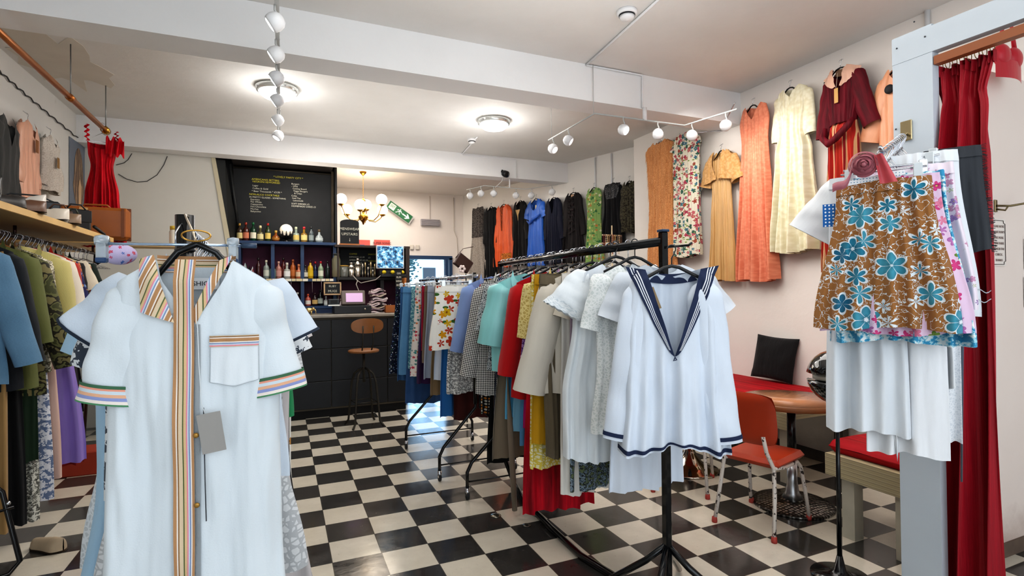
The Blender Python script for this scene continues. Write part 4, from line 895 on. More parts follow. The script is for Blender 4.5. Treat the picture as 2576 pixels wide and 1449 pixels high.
def rack_shirt(x,y,zr,rz,mat,label,cat,name,L=.7,sl='long',sh=.19,ch=.22,hem=.24,neck=(.07,.09,.02,'u'),seed=0,grp=None,folds=(.004,.016),collar=True,cmat=None,nu=18,nv=16,smat=None,scl=None,oz_=-.09):
    t=thing(name,label,cat,(x,y,zr),rz,grp)
    G=Garment(shirt_prof(sh,ch,hem,L),L,.04,neck,.05,folds,(2,3.5,6),seed,.02,.012)
    s_=dict(SLV[sl],nu=12,nv=12) if sl else None
    if s_ and scl: s_.update(scl)
    if s_: s_['ang']*=.75
    dress_parts(t,G,mat,s_,smat,nu,nv,'body',oz_,seed)
    if collar:
        m=MB(); nw=neck[0]
        for s2 in(-1,1):
            def g(u,v): 
                q=u*nw/G.prof[0][1]; zt=-G.top(q,-1); return (s2*(q*G.prof[0][1]+v*.035*(.4+.6*(1-u))+.012),-.03-.012*v,-(zt-.03)-v*.055+ .01),(u*.1,v*.05)
            m.grid(g,8,3,flip=s2>0)
        def g(u,v):
            q=(u*2-1)*nw*1.15; return (q,.022*math.cos(u*2*PI)-.0,.018-.05*v-.02*abs(u*2-1)),(q,v*.05)
        m.grid(g,12,2); m.build('collar',cmat or mat,t,(0,0,oz_))
    return t
def rack_skirt(x,y,zr,rz,mat,label,L=.6,w0=.17,w1=.26,seed=0,grp=None,folds=(.006,.03),name='skirt',cat='skirt',top=.13,nu=26,nv=14,d=.025):
    t=thing(name,label,cat,(x,y,zr),rz,grp)
    G=Garment([(0,w0),(.06,w0+.005),(L,w1)],L,d,(w0*1.2,.012,.0,'u'),0,folds,(3,5,8),seed,.015,.006)
    G.body(nu,nv).build('panel',mat,t,(0,0,-top)); G.body(nu,2,0,.045/L+.01,.004).build('waistband',mat,t,(0,0,-top)); return t
# ================================================================= CENTRAL RACK (black rail)
ZR=1.765
blk=basic('#0e1013',.18,.3,coat=.3); rub=basic('#202124',.7)
RX0,RY0,RX1,RY1=1.655,2.07,1.67,4.20
t=thing('clothes_rack','black tubular clothes rack in the middle with a tripod foot at its near end','clothes rack',(0,0,0))
MB().tube([(RX0,RY0,ZR),(RX1,RY1,ZR)],.022,16).build('rail',blk,t)
m=MB(); m.bb(RX0-.017,RX0+.017,RY0-.02,RY0+.02,.04,ZR+.045,.006); m.build('post',blk,t)
MB().box(RX0,RY0-.0,ZR+.05,.042,.046,.012,bev=.003).build('post_cap',basic('#2a3f5a',.4),t)
MB().bb(RX1-.02,RX1+.02,RY1-.02,RY1+.02,.55,ZR+.02).build('post',blk,t)
for a in (-2.5,-.9,.75,2.35):
    MB().tube([(RX0,RY0,.33),(RX0+.10*math.cos(a),RY0+.10*math.sin(a),.24),(RX0+.42*math.cos(a),RY0+.42*math.sin(a),.015)],.016,10).build('tripod_leg',blk,t)
def xframe(t,xl,xr,y,ybase=0,cz=.58):
    xc=(xl+xr)/2
    for x,s_ in((xl,1),(xr,-1)):
        MB().tube([(x,y,.07),(x,y,.20),(x+s_*.035,y,.27),(xc-s_*.02,y,cz-.05),(xc-s_*.02,y,cz+.05)],.013,10).build('leg',blk,t)
        MB().lathe([(.016,.03),(.017,.085)],12,(x,y,0)).build('chrome_collar',chrome,t)
        MB().lathe([(.028,-.010),(.03,0),(.028,.010)],16,(x,y,.031),axis=(1,0,0)).build('castor',rub,t)
    MB().tube([(xl,y,.13),(xr,y,.13)],.006,8).build('cross_bar',blk,t)
xframe(t,1.24,1.98,3.83,0,.62)
MB().tube([(1.62,3.83,.62),(1.62,4.1,.25),(1.66,3.95,.035),(1.59,3.6,.02),(1.56,3.1,.02),(1.55,2.7,.02),(1.62,2.3,.02),(RX0,RY0,.03)],.02,10).build('floor_bar',blk,t)
GC='clothes on the black central rack'
def railx(y): return RX0+(RX1-RX0)*(y-RY0)/(RY1-RY0)
W=dict
C_=[ # y, kind, material, label, kwargs
(4.10,'s',fab('plain','#8fa8da'),'periwinkle blue shirt at the far end of the black central rack',W(L=.78,sl='long',ch=.25,seed=1,rz=-.45,dx=-.12)),
(4.00,'s',fab('plain','#b3202a'),'small red top wedged behind the houndstooth coat on the central rack',W(L=.5,sl='short',seed=2,dx=-.05)),
(3.94,'s',fab('camo','#3c3a24','#5a5a38','#2a2418','#4e4630'),'dark camouflage jacket on the central rack beside the lemon print skirt',W(L=.86,sl='long',seed=3,dx=-.05)),
(3.84,'s',fab('stripe','#b9a0cc','#cdbadb','#a88bc0',s=2.4,ax=1),'lilac striped garment between the camouflage and houndstooth pieces',W(L=.86,sl='long',seed=4,dx=-.04)),
(3.72,'s',fab('check','#1d1d1f','#e6e4de',s=1.2),'black and white houndstooth coat on the central rack',W(L=.86,sl='long',seed=5,ch=.235,scl=W(L=.70,r1=.07),rz=-.38,dx=-.14)),
(3.66,'s',fab('speckle','#1c1d22','#1c1d22','#d6d4cc'),'black and white scribble-print top behind the silver floral shirt',W(L=.6,sl='short',seed=6)),
(3.58,'s',fab('speckle','#a9b0b4','#5d666e','#e2e6e6','#3e464e',s=.9),'silver grey floral shirt on the central rack',W(L=.68,sl='elbow',seed=7,rz=-.3,dx=-.1)),
(3.51,'s',fab('plain','#22427c'),'royal blue top squeezed beside the aqua blouse',W(L=.72,sl='long',seed=8)),
(3.43,'s',fab('satin','#97dcdc'),'aqua blouse with a wide sleeve on the central rack',W(L=.66,sl='elbow',seed=9,ch=.25,scl=W(r0=.09,r1=.11,L=.44),rz=-.5,dx=-.12)),
(3.35,'s',fab('floral','#1d2744','#8a3358','#3d5a8a','#c05a78',s=2.2,d=.3),'navy dress with small pink and blue flowers between aqua and red',W(L=.84,sl='long',seed=10)),
(3.27,'s',fab('plain','#8e1b2a'),'crimson top with short sleeve behind the red cardigan',W(L=.6,sl='short',seed=11)),
(3.19,'s',fab('knit','#c3161c'),'bright red long-sleeved cardigan on the central rack',W(L=.80,sl='long',seed=12,ch=.22,scl=W(L=.62,r1=.07),rz=-.35,dx=-.075)),
(3.11,'s',fab('sequin','#7b4f9c','#b48ac8','#5a3a80','#c9a6d8'),'purple sequinned top between the red cardigan and the lilac jacket',W(L=.80,sl='long',seed=13)),
(3.04,'s',fab('satin','#b184bd'),'lilac pink jacket on the central rack',W(L=.78,sl='long',seed=14,rz=-.2,dx=-.02)),
(2.96,'s',fab('lace','#e8d898','#c9b06a',s=.8),'pale yellow lace blouse with short sleeves on the central rack',W(L=.62,sl='elbow',seed=15,ch=.23,rz=-.35,dx=-.071)),
(2.89,'s',fab('plain','#b8912c'),'mustard blazer with rounded shoulder behind the cream linen shirt',W(L=.70,sl='long',seed=16)),
(2.82,'s',fab('plain','#8a7a52'),'olive tan shirt beside the mustard blazer',W(L=.76,sl='short',seed=17)),
(2.72,'s',fab('plain','#d6cfc2'),'cream linen shirt with a wide straight sleeve on the central rack',W(L=.70,sl='elbow',seed=18,ch=.24,scl=W(r0=.090,r1=.10,L=.66,ang=.40),rz=-.35,dx=-.071)),
(2.63,'s',fab('plain','#cfc7b8'),'oatmeal top, only its collar and black hanger showing behind the white blouses',W(L=.66,sl='short',seed=19)),
(2.53,'s',fab('lace','#e9edf0','#cfd8dc',s=1.2),'white lace-trimmed blouse behind the ruffled cap-sleeve blouse',W(L=.92,sl='cap',seed=20,ch=.25)),
]
for i,(y,kd,mt_,la,kw) in enumerate(C_):
    dx=kw.pop('dx',0); rz=kw.pop('rz',-.12+.08*math.sin(i*2.3)); x=railx(y)
    rack_shirt(x+(dx if dx<-.07 else dx+.04),y,ZR,rz,mt_,la,'jacket' if 'jacket' in la or 'blazer' in la or 'cardigan' in la or 'coat' in la else 'top','blouse' if 'blouse' in la else 'jacket' if ('jacket' in la or 'blazer' in la or 'coat' in la) else 'cardigan' if 'cardigan' in la else 'shirt',grp=GC,oz_=-.125,**kw)
    hanger('black' if i%2 else 'wire',(x,y,ZR+.026-.012),rz,'slim hanger hooked over the black central rail, its clothes hiding the arms',.17,'hangers on the black central rail',.10)
# extra hooks crowding the rail
hk=thing('clothes_hanger','slim hanger hooked over the black central rail, its clothes hiding the arms','hanger',(railx(4.15),4.15,ZR+.014),0,'hangers on the black central rail'); hanger_mesh('wire',hk,.15,.10)
for i in range(30):
    y=2.36+i*.062
    if i%3==1: continue
    c=copy_tree(hk,None,(railx(y),y,ZR+.014)); c.rotation_euler=(0,0,.25*math.sin(i*1.7))
# lower pieces: skirts and long dresses on the same rail
D_=[(3.98,fab('dots','#17161a','#d88a3a','#e6e2d4','#8fb0a0',s=1.0,d=.36,r=.2),'black skirt with orange and white spots at the far end of the central rack',W(L=1.05,w0=.16,w1=.20,x=-.12)),
(3.88,fab('plain','#0e0e10'),'long black skirt reaching low under the houndstooth coat',W(L=1.40,w0=.17,w1=.28,x=.02)),
(3.80,fab('plain','#4a2c24'),'dark brown skirt hem behind the long black skirt',W(L=.98,w0=.17,w1=.23,x=0)),
(3.69,fab('stripe','#1e2a52','#1e2a52','#dfe4ee',s=7,w=(3,3,1)),'navy pinstripe skirt hanging below the houndstooth coat',W(L=1.08,w0=.16,w1=.20,x=-.10)),
(3.60,fab('plain','#8b7d6a'),'taupe suede skirt hem under the blue pieces of the central rack',W(L=1.29,w0=.18,w1=.30,x=-.04)),
(3.50,fab('satin','#62b4dc'),'sky blue skirt under the aqua blouse',W(L=.98,w0=.17,w1=.24,x=-.03)),
(3.40,fab('plain','#8fc4dc'),'powder blue skirt overlapping the sky blue one',W(L=1.05,w0=.17,w1=.25,x=.02)),
(3.30,fab('denim','#4f86ae'),'frayed light denim skirt low on the central rack',W(L=1.12,w0=.17,w1=.25,x=.02)),
(3.22,fab('plain','#b8186c'),'magenta skirt hem peeking below the purple sequins',W(L=1.0,w0=.16,w1=.22,x=-.02)),
(3.14,fab('speckle','#7a2430','#2a2440','#c06a3a',s=.8),'red patterned skirt hem beside the magenta one',W(L=1.09,w0=.16,w1=.21,x=0)),
(2.88,fab('plain','#c9981c'),'mustard yellow skirt below the pale lace blouse',W(L=1.0,w0=.15,w1=.18,x=-.26)),
(2.95,fab('lace','#e2cc5a','#f2ecc8',s=.7),'yellow crochet skirt under the mustard skirt',W(L=1.16,w0=.15,w1=.18,x=-.24)),
(3.06,fab('velvet','#c20f26'),'long bright red skirt, the lowest hem on the central rack',W(L=1.48,w0=.17,w1=.24,x=-.12)),
(2.78,fab('plain','#6e6350'),'olive brown trousers leg with buttons under the cream shirt',W(L=1.06,w0=.12,w1=.09,x=-.32)),
(2.70,fab('satin','#e6e2da'),'pearl white satin slip hem below the cream shirt',W(L=1.25,w0=.14,w1=.16,x=-.13)),
(2.66,fab('speckle','#4a5a66','#8a9aa6','#2a2e34','#6e7a5a',s=.6),'grey floral denim skirt hem under the white blouses',W(L=1.22,w0=.17,w1=.25,x=.08)),
(2.58,fab('plain','#a894a4'),'mauve grey dress edge beside the white lace blouse',W(L=1.0,w0=.15,w1=.19,x=-.12)),
(2.30,fab('plain','#dfe7f2'),'long white petticoat hanging below the sailor top',W(L=1.12,w0=.15,w1=.22,x=.10)),
]
for i,(y,mt_,la,kw) in enumerate(D_):
    dx=kw.pop('x'); rack_skirt(railx(y)+dx*.6,y,ZR,.06*math.sin(i*1.9),mt_,la,seed=30+i,grp=GC,nu=22,nv=12,name='trousers' if 'trousers' in la else 'skirt',cat='trousers' if 'trousers' in la else 'skirt',folds=(.008,.03 if 'red skirt' in la or 'petticoat' in la else .028),**kw)
# belt hanging
tag(MB().tube([(1.40,3.42,.95),(1.41,3.40,.6),(1.42,3.39,.30),(1.43,3.385,.05)],[.004,.02,.02,.018],6).build('belt',fab('plain','#857766')),'taupe belt strap dangling to the floor below the central rack','belt')
# --- white cap-sleeve blouse with ruffles
wcot=fab('plain','#e8eef2'); wcot2=fab('plain','#dfe6ee')
t=thing('blouse','white gathered blouse with scalloped cap sleeves hanging beside the sailor top','top',(railx(2.45)-.03,2.43,ZR),-.28,GC)
G=Garment([(0,.17),(.10,.20),(.30,.24),(.7,.30),(1.02,.30)],1.02,.045,(.075,.05,.02,'u'),.05,(.006,.022),(4,7,12),41,.05,.012)
dress_parts(t,G,wcot,W(L=.23,ang=.72,r0=.08,r1=.13,fl=.4,nu=22,nv=14),None,50,34,'body',-.09,3)
for s_ in(-1,1):
    sg=.72*(1+.25*math.sin(3*2.1+s_)); m=cuff(s_,G.prof[0][1]-.01,G.slope*.9,.23,sg,.08,.13,.4,0,3+s_*3,.90,1.10,.004,88)
    for q in range(len(m.v)): m.v[q]=(m.v[q][0],m.v[q][1],m.v[q][2]-.008*abs(math.sin(q*PI/4.5)))
    m.build('scalloped_trim',fab('lace','#eef3f6','#d5dee4',s=1.5),t,(0,0,-.09))
G.body(50,3,.0,.05,.004).build('neck_band',wcot2,t,(0,0,-.09))
m=G.patch(lambda u,v:(-.11+.22*u,.08+.20*v),60,8,.006); 
for i,v in enumerate(m.v): m.v[i]=(v[0],v[1]-.004*math.sin(v[0]*260),v[2])
m.build('gathered_yoke',wcot2,t,(0,0,-.09))
hanger('black',(railx(2.45)-.03,2.43,ZR+.014),-.28,'black hanger holding the white scalloped cap-sleeve blouse',.17,None,.085)
t=thing('blouse','sheer white gauze blouse wedged between the cap-sleeve blouse and the sailor top','top',(railx(2.30),2.30,ZR),-.2,GC)
G=Garment(shirt_prof(.18,.22,.25,.86),.86,.035,(.08,.05,.02,'u'),.05,(.005,.02),(5,8,13),43,.02,.01)
dress_parts(t,G,fab('lace','#eef1f0','#d9dfdd',s=.9),W(L=.30,ang=.3,r0=.08,r1=.07,fl=.4),None,36,24,'body',-.10,5)
hanger('black',(railx(2.30),2.30,ZR+.014),-.2,'black hanger holding the sheer gauze blouse next to the sailor top',.17,None,.095)
t=thing('blouse','plain white short-sleeved blouse whose sleeve shows at the right of the sailor top','top',(railx(2.2)+.10,2.2,ZR),-.3,GC)
G=Garment(shirt_prof(.19,.23,.25,.84),.84,.03,(.08,.05,.02,'u'),.05,(.004,.015),(3,5,8),44,.02,.01)
dress_parts(t,G,wcot2,W(L=.26,ang=.5,r0=.08,r1=.09,fl=.4),None,30,20,'body',-.10,6)
# --- sailor top
SX,SY,SZ=railx(2.0)-.070,1.925,1.715; srz=-.52
t=thing('sailor_top','white sailor top with navy striped collar hanging at the front of the central rack','top',(SX,SY,SZ),srz)
navy=basic('#1c2a4c',.8); sw_=fab('plain','#dfe8f4')
G=Garment([(0,.155),(.08,.19),(.25,.215),(.55,.225),(.86,.25)],.80,.05,(.125,.385,.035,'v'),.04,(.005,.03),(2.2,3.6,5.5),51,.05,.012)
G.body(80,56).build('body',sw_,t,(0,0,-.09))
G.body(80,4,.962,.985,.004).build('hem_band',navy,t,(0,0,-.09))
for s_ in(-1,1):
    kw=W(x0=.150,z0=.05,L=.72,ang=.13 if s_>0 else .16,r0=.082,r1=.070,fl=.5,bend=0,seed=60+s_)
    so=sleeve(s_,nu=30,nv=34,**kw).build('sleeve',sw_,t,(0,0.0,-.09)); cuff(s_,t0=.955,t1=.98,off=.003,nu=30,**kw).build('cuff_band',navy,so)
# collar: strips along the V opening on each side, and a back flap
def vedge(s_,u):   # u 0 top..1 bottom of the V
    q=.125*(1-u); return s_*q,.385*(1-(q/.125)) if q>0 else .385
for s_ in(-1,1):
    def cf(u,v,a,b):
        x,z=vedge(s_,u); w=(a+(b-a)*v)*(1-u)**.55; hw=interp(G.prof,z); X=x+s_*w; q=max(-1,min(1,X/hw)); p=G.P(q,z,-1,.007); return (X,p[1],-z+w*.18),(X,z)
    mm=MB(); mm.grid(lambda u,v:cf(u,v,-.003,.078),40,8,flip=s_<0); fo=mm.build('collar_flap',navy,t,(0,0,-.09))
    for k,a in enumerate((.030,.043,.056)):
        m2=MB(); 
        def g(u,v):
            p,uv=cf(u*.93,v,a,a+.006); return (p[0],p[1]-.0015,p[2]),uv
        m2.grid(g,40,1,flip=s_<0); m2.build('collar_stripe',basic('#e9ecf2',.8),fo)
    m2=MB(); m2.grid(lambda u,v:cf(u,v,-.006,.003),40,1,flip=s_<0); m2.build('neck_piping',navy,t,(0,0,-.09))
m=MB(); m.grid(lambda u,v:((u*2-1)*.135,.035-.03*v*0+.004,-.0-.045*v-.02*(1-(u*2-1)**2)),20,4); m.build('back_collar',navy,t,(0,0,-.09))
MB().box(-.085,-.03,-.16,.035,.003,.10,Matrix.Rotation(-.35,3,'Y')).build('paper_tag',basic('#9a8464',.8),t,(0,0,-.06)); 
m=MB(); m.tube([(.0,-.055,-.385),(-.008,-.06,-.40),(.006,-.06,-.395),(0,-.058,-.387)],.003,6); m.build('bow',navy,t,(0,0,-.09))
hanger('black',(SX,SY,SZ+.0),srz,'thick black hanger holding the white sailor top at the front post',.17,None,.095,)
tag(MB().tube([(RX0,RY0-.02,SZ+.02),(RX0+.01,SY-.02,SZ+.018),(RX0+.02,SY-.03,SZ+.03)],.006,6).build('rack_hook',blk),'short black peg at the front post that carries the sailor top','hook')
# ================================================================= SECOND RACK (behind)
ZD=1.665
def rdx(y): return 1.47-.05*(y-4.25)
t=thing('clothes_rack','chrome-railed clothes rack on black folding legs, behind the black central rack','clothes rack',(0,0,0))
MB().tube([(rdx(4.22),4.22,ZD),(rdx(5.9),5.9,ZD)],.016,12).build('rail',chrome,t)
xframe(t,1.158,1.82,4.30,0,.62); xframe(t,1.10,1.78,5.32,0,.62)
MB().tube([(rdx(4.30),4.30,.6),(rdx(4.30),4.30,ZD+.03)],.018,10).build('post',blk,t); MB().tube([(1.44,5.32,.6),(rdx(5.32),5.32,ZD)],.016,10).build('post',blk,t)
GD='clothes on the chrome-railed rack'
D2=[(5.80,fab('floral','#101830','#dfe4ea','#7a9ac0','#4c7a4a',s=2.4,d=.2),'navy skirt with tiny white flowers, farthest left on the chrome rack',W(L=.92,w0=.17,w1=.25,x=-.12)),
(5.68,fab('denim','#2f5a86'),'dark blue denim skirt near the far end of the chrome rack',W(L=.98,w0=.17,w1=.22,x=-.10)),
(5.56,fab('denim','#4f80a8'),'mid blue denim skirt next to the dark denim one',W(L=.90,w0=.17,w1=.22,x=-.10)),
(5.44,fab('denim','#274a78'),'long indigo denim skirt with a low hem on the chrome rack',W(L=1.18,w0=.17,w1=.24,x=-.05)),
(5.34,fab('speckle','#6ba6b8','#3a7a94','#a9d0d6',s=.9),'teal speckled skirt on the chrome rack',W(L=.82,w0=.17,w1=.21,x=-.08)),
(5.24,fab('plain','#3f9a8c'),'sea green skirt on the chrome rack',W(L=.88,w0=.16,w1=.20,x=-.06)),
(5.14,fab('floral','#e4dcd6','#c8405a','#d87a3a','#3a8a8a',s=1.6,d=.3),'white skirt with red and teal flowers and a scalloped hem',W(L=.86,w0=.17,w1=.23,x=-.09)),
(5.08,fab('plain','#3c1f4c'),'purple skirt hem just above the scalloped white hem',W(L=.92,w0=.16,w1=.22,x=-.06)),
(5.02,fab('plain','#a81f3c'),'crimson skirt, a thin strip on the chrome rack',W(L=.60,w0=.17,w1=.19,x=-.06)),
(4.94,fab('plain','#7b6a5a'),'brown grey skirt beside the crimson strip',W(L=.72,w0=.17,w1=.20,x=-.06)),
(4.86,fab('plain','#a5adbd'),'grey lilac skirt left of the white cotton skirt',W(L=.84,w0=.17,w1=.22,x=-.06)),
(4.76,fab('plain','#8b7456'),'beige brown skirt hem under the grey lilac skirt',W(L=.98,w0=.17,w1=.22,x=-.02)),
(4.66,fab('plain','#dfe4ee'),'white cotton skirt showing below the lemon print skirt',W(L=.84,w0=.17,w1=.22,x=-.02)),
(4.58,fab('plain','#2f6fae'),'bright blue frayed skirt hem low under the chrome rack',W(L=1.14,w0=.16,w1=.20,x=-.02)),
(4.50,fab('plain','#4a1c18'),'maroon skirt hem low at the near end of the chrome rack',W(L=1.16,w0=.15,w1=.18,x=.06)),
(4.44,fab('speckle','#c9c9c6','#6a6a6c','#efefec',s=1.0),'grey ruffled patterned hem under the white cotton skirt',W(L=.92,w0=.17,w1=.22,x=.02)),
(4.38,fab('floral','#f2efe6','#e2b61e','#c9442a','#e0a01c',s=.52,d=.32,lf='#3f6a2e',r=.75,ct='#8a3a18'),'white skirt printed with yellow lemons and red flowers on the chrome rack',W(L=.54,w0=.18,w1=.24,x=-.12)),
]
for i,(y,mt_,la,kw) in enumerate(D2):
    dx=kw.pop('x'); rz=.06*math.sin(i*2.1)+(-.35 if i==16 else 0)
    rack_skirt(rdx(y)+dx,y,ZD,rz,mt_,la,seed=70+i,grp=GD,nu=22,nv=12,top=.07,**kw)
    h=hanger('clip',(rdx(y)+dx,y,ZD+.004),rz,'chrome clip hanger on the chrome-railed rack','' and 0 or .14,'clip hangers on the chrome rail',.07)
# ================================================================= LEFT RACK
ZL=1.93; XL=-1.60
t=thing('wall_shelf','long pale wood shelf along the left wall above the crowded clothes rail','shelf',(0,0,0)); pine=basic('#d9b478',.5,var=.15)
MB().bb(-2.1,-1.36,2.2,5.78,2.0,2.035).build('board',basic('#a98c62',.6,var=.15),t); MB().bb(-1.36,-1.345,2.2,5.78,1.998,2.037).build('edge_strip',pine,t)
MB().bb(-2.1,-1.50,5.9,7.2,2.0,2.03).build('board',pine,t)
for y in(2.8,4.3,5.6): MB().bb(-2.1,-1.95,y-.02,y+.02,1.75,2.0).build('bracket',basic('#c9a070',.6),t)
t=thing('clothes_rail','dark metal clothes rail under the wall shelf at left','rail',(0,0,0)); MB().tube([(XL,2.3,ZL),(XL,6.3,ZL)],.014,10).build('rail',basic('#4a3430',.3,.8),t)
for y in(3.0,4.6,6.2): MB().tube([(XL,y,ZL),(XL,y,2.0)],.01,8).build('hanging_bracket',basic('#4a3430',.3,.8),t)
for y in(2.5,6.28): MB().tube([(XL-.1,y,0.02),(XL,y,ZL)],.014,8).build('upright',basic('#4a3430',.3,.8),t)
GL='clothes on the left wall rail'
A_=[ # y, mat,label,kw
(3.80,fab('denim','#587c98'),'faded blue denim jacket with brass buttons at the left edge','jacket',W(L=.78,sl='long',seed=102,scl=W(L=.66,r1=.06))),
(3.99,fab('plain','#20242a'),'black denim jacket with silver cuff button on the left rail','jacket',W(L=.84,sl='long',seed=103,scl=W(L=.66,r1=.065))),
(4.20,fab('plain','#6f7446'),'olive green shirt on the left rail','shirt',W(L=.86,sl='long',seed=104)),
(4.38,fab('camo','#4a4c30','#6a6a44','#2c2a20','#7d7550'),'camouflage jacket sleeve hanging below the olive shirt','jacket',W(L=.92,sl='long',seed=105,scl=W(L=.74,r1=.06))),
(4.50,fab('speckle','#b9b29a','#57503e','#e2dcc8',s=.8),'beige and brown speckled blouse on the left rail','blouse',W(L=.80,sl='long',seed=106)),
(4.62,fab('knit','#dcd08a'),'pale yellow cardigan on the left rail','cardigan',W(L=.66,sl='long',seed=107)),
(4.76,fab('plain','#eadfcf'),'ivory blouse between the yellow cardigan and the red knit','blouse',W(L=.6,sl='long',seed=108)),
(4.90,fab('knit','#c42f22'),'tomato red cardigan on the left rail','cardigan',W(L=.66,sl='long',seed=109)),
(5.08,fab('plain','#a58bb8'),'mauve shirt beside the red cardigan on the left rail','shirt',W(L=.7,sl='long',seed=110)),
(5.18,fab('floral','#2c2c5c','#c04a6a','#6a8ac0','#d8a04a',s=1.8,d=.32),'indigo blouse with coloured flowers on the left rail','blouse',W(L=.6,sl='elbow',seed=111)),
(5.28,fab('speckle','#8a3a28','#3a2440','#c87a4a',s=.8),'rust patterned shirt on the left rail','shirt',W(L=.62,sl='elbow',seed=112)),
(5.38,fab('plain','#1c1a1d'),'black shirt toward the far end of the left rail','shirt',W(L=.6,sl='elbow',seed=113)),
(5.50,fab('plain','#d8cdb8'),'cream blouse at the far end of the left rail','blouse',W(L=.6,sl='short',seed=114)),
(5.62,fab('floral','#d9c6a0','#b8402c','#c87a3a',s=1.1,d=.3,lf='#7a8a5a'),'sand coloured blouse with red flowers near the far end of the left rail','blouse',W(L=.56,sl='elbow',seed=115)),
(5.80,fab('plain','#14231c'),'dark green top, farthest garment on the left rail','top',W(L=.5,sl='short',seed=116)),
]
YM=lambda y: y if y<4.2 else 4.2+(y-4.2)*.68
for i,(y,mt_,la,nm,kw) in enumerate(A_):
    y=YM(y); ddx=.07 if 'yellow' in la or 'tomato' in la else 0; rz=(.45 if ddx else .30)+.08*math.sin(i*1.9)
    rack_shirt(XL+ddx,y,ZL,rz,mt_,la,nm if nm in('jacket','shirt') else 'top',nm,grp=GL,**kw)
    hanger('wood' if i%3==0 else 'wire',(XL,y,ZL+.002),rz,'hanger on the left wall rail, its arms hidden by clothes',.17,'hangers on the left wall rail',.09)
hk=thing('clothes_hanger','hanger on the left wall rail, its arms hidden by clothes','hanger',(XL,5.95,ZL+.002),.3,'hangers on the left wall rail'); hanger_mesh('wire',hk,.17,.09)
for i in range(20):
    y=4.03+.105*i
    c=copy_tree(hk,None,(XL,y,ZL+.002)); c.rotation_euler=(0,0,.3+.2*math.sin(i*2.2))
# brass buttons on the denim jacket, silver on the black one are small parts
E_=[(4.05,fab('plain','#a68658'),'khaki trousers hanging long under the denim jacket','trousers',W(L=1.62,w0=.18,w1=.12,x=.10)),
(4.20,fab('plain','#c2a06a'),'sand coloured trousers leg at the left edge','trousers',W(L=1.50,w0=.14,w1=.10,x=-.06)),
(4.34,fab('plain','#15171a'),'long black trousers below the black denim jacket','trousers',W(L=1.66,w0=.18,w1=.16,x=.06)),
(4.46,fab('plain','#1f3322'),'dark green trousers with turned-up hem','trousers',W(L=1.30,w0=.15,w1=.12,x=.13)),
(4.54,fab('speckle','#8f8f86','#4a4a46','#d9d9d0',s=.8),'grey mottled trousers leg near the floor on the left','trousers',W(L=1.68,w0=.12,w1=.12,x=.12)),
(4.64,fab('speckle','#dcdee6','#dcdee6','#6a7a9a',s=.5),'white skirt with thin blue sketch print near the floor','skirt',W(L=1.58,w0=.14,w1=.15,x=.14)),
(4.74,fab('plain','#d9b9ac'),'pale pink skirt edge beside the sketch print skirt','skirt',W(L=1.48,w0=.14,w1=.15,x=.16)),
(5.05,fab('satin','#9a83d0'),'lavender pleated skirt on the left rail','skirt',W(L=1.42,w0=.17,w1=.25,x=.10)),
(5.25,fab('plain','#231b22'),'black skirt between the lavender skirt and the white dress','skirt',W(L=1.1,w0=.17,w1=.22,x=.08)),
(5.45,fab('plain','#a02c28'),'dark red skirt low behind the lavender skirt','skirt',W(L=1.5,w0=.16,w1=.20,x=.06)),
]
for i,(y,mt_,la,nm,kw) in enumerate(E_):
    y=YM(y)-(.10 if 'lavender' in la else .04); dx=kw.pop('x')-(.0 if 'lavender' in la else .05); kw['w0']*=.6; rack_skirt(XL+dx,y,ZL,.3+.06*math.sin(i),mt_,la,seed=120+i,grp=GL,nu=22,nv=14,name=nm,cat=nm,folds=(.008,.045 if 'lavender' in la else .015),**kw)
brass=basic('#b08a4a',.3,.9)
o=tag(MB().box(0,0,.10,.34,.28,.20,bev=.01).build('storage_box',basic('#a33a22',.7,var=.3),loc=(-1.62,5.9,0)),'rust red storage box on the floor behind the lavender skirt','box')
t=thing('shoe','pale shoe standing on the floor under the left rail clothes','shoe',(-1.30,4.18,0),.9)
def shoe_geo(t,mat,sole,L=.25,heel=.0,s=1.0):
    m=MB()
    def g(u,v):
        y=(v-.5)*L; w=(.034+.012*math.sin(PI*v)+.008*math.sin(PI*v*2+1.2))*s*min(1,math.sqrt(v/.14+.02),math.sqrt((1-v)/.2+.02)); h=(.075 if v<.35 else .07-.022*((v-.35)/.65))*s*(1 if v<.9 else math.sqrt(max(0,1-((v-.9)/.1)**2))*.8+.2); a=u*PI; e=1 if .03<v<.97 else .7
        return (math.cos(a)*w*e,y,heel*(1-min(1,v/.6))+.012+math.sin(a)*h*(1 if v>.42 else .95))
    m.grid(g,14,18); m.build('upper',mat,t)
    m=MB(); fw_=lambda v:(.036+.012*math.sin(PI*v)+.008*math.sin(PI*v*2+1.2))*s*min(1,math.sqrt(v/.14+.02),math.sqrt((1-v)/.2+.02)); m.grid(lambda u,v:((u-.5)*2*fw_(v),(v-.5)*L*1.02,heel*(1-min(1,v/.6))+.004),6,18); m.grid(lambda u,v:((u-.5)*2*fw_(v),(v-.5)*L*1.02,heel*(1-min(1,v/.6))+.013),6,18); m.build('sole',sole,t)
    if heel: MB().tube([(0,-L*.42,heel+.01),(0,-L*.43,0)],[.02,.008],8).build('heel',mat,t)
shoe_geo(t,basic('#b7a58c',.6,var=.3),basic('#5a4a3a',.7))
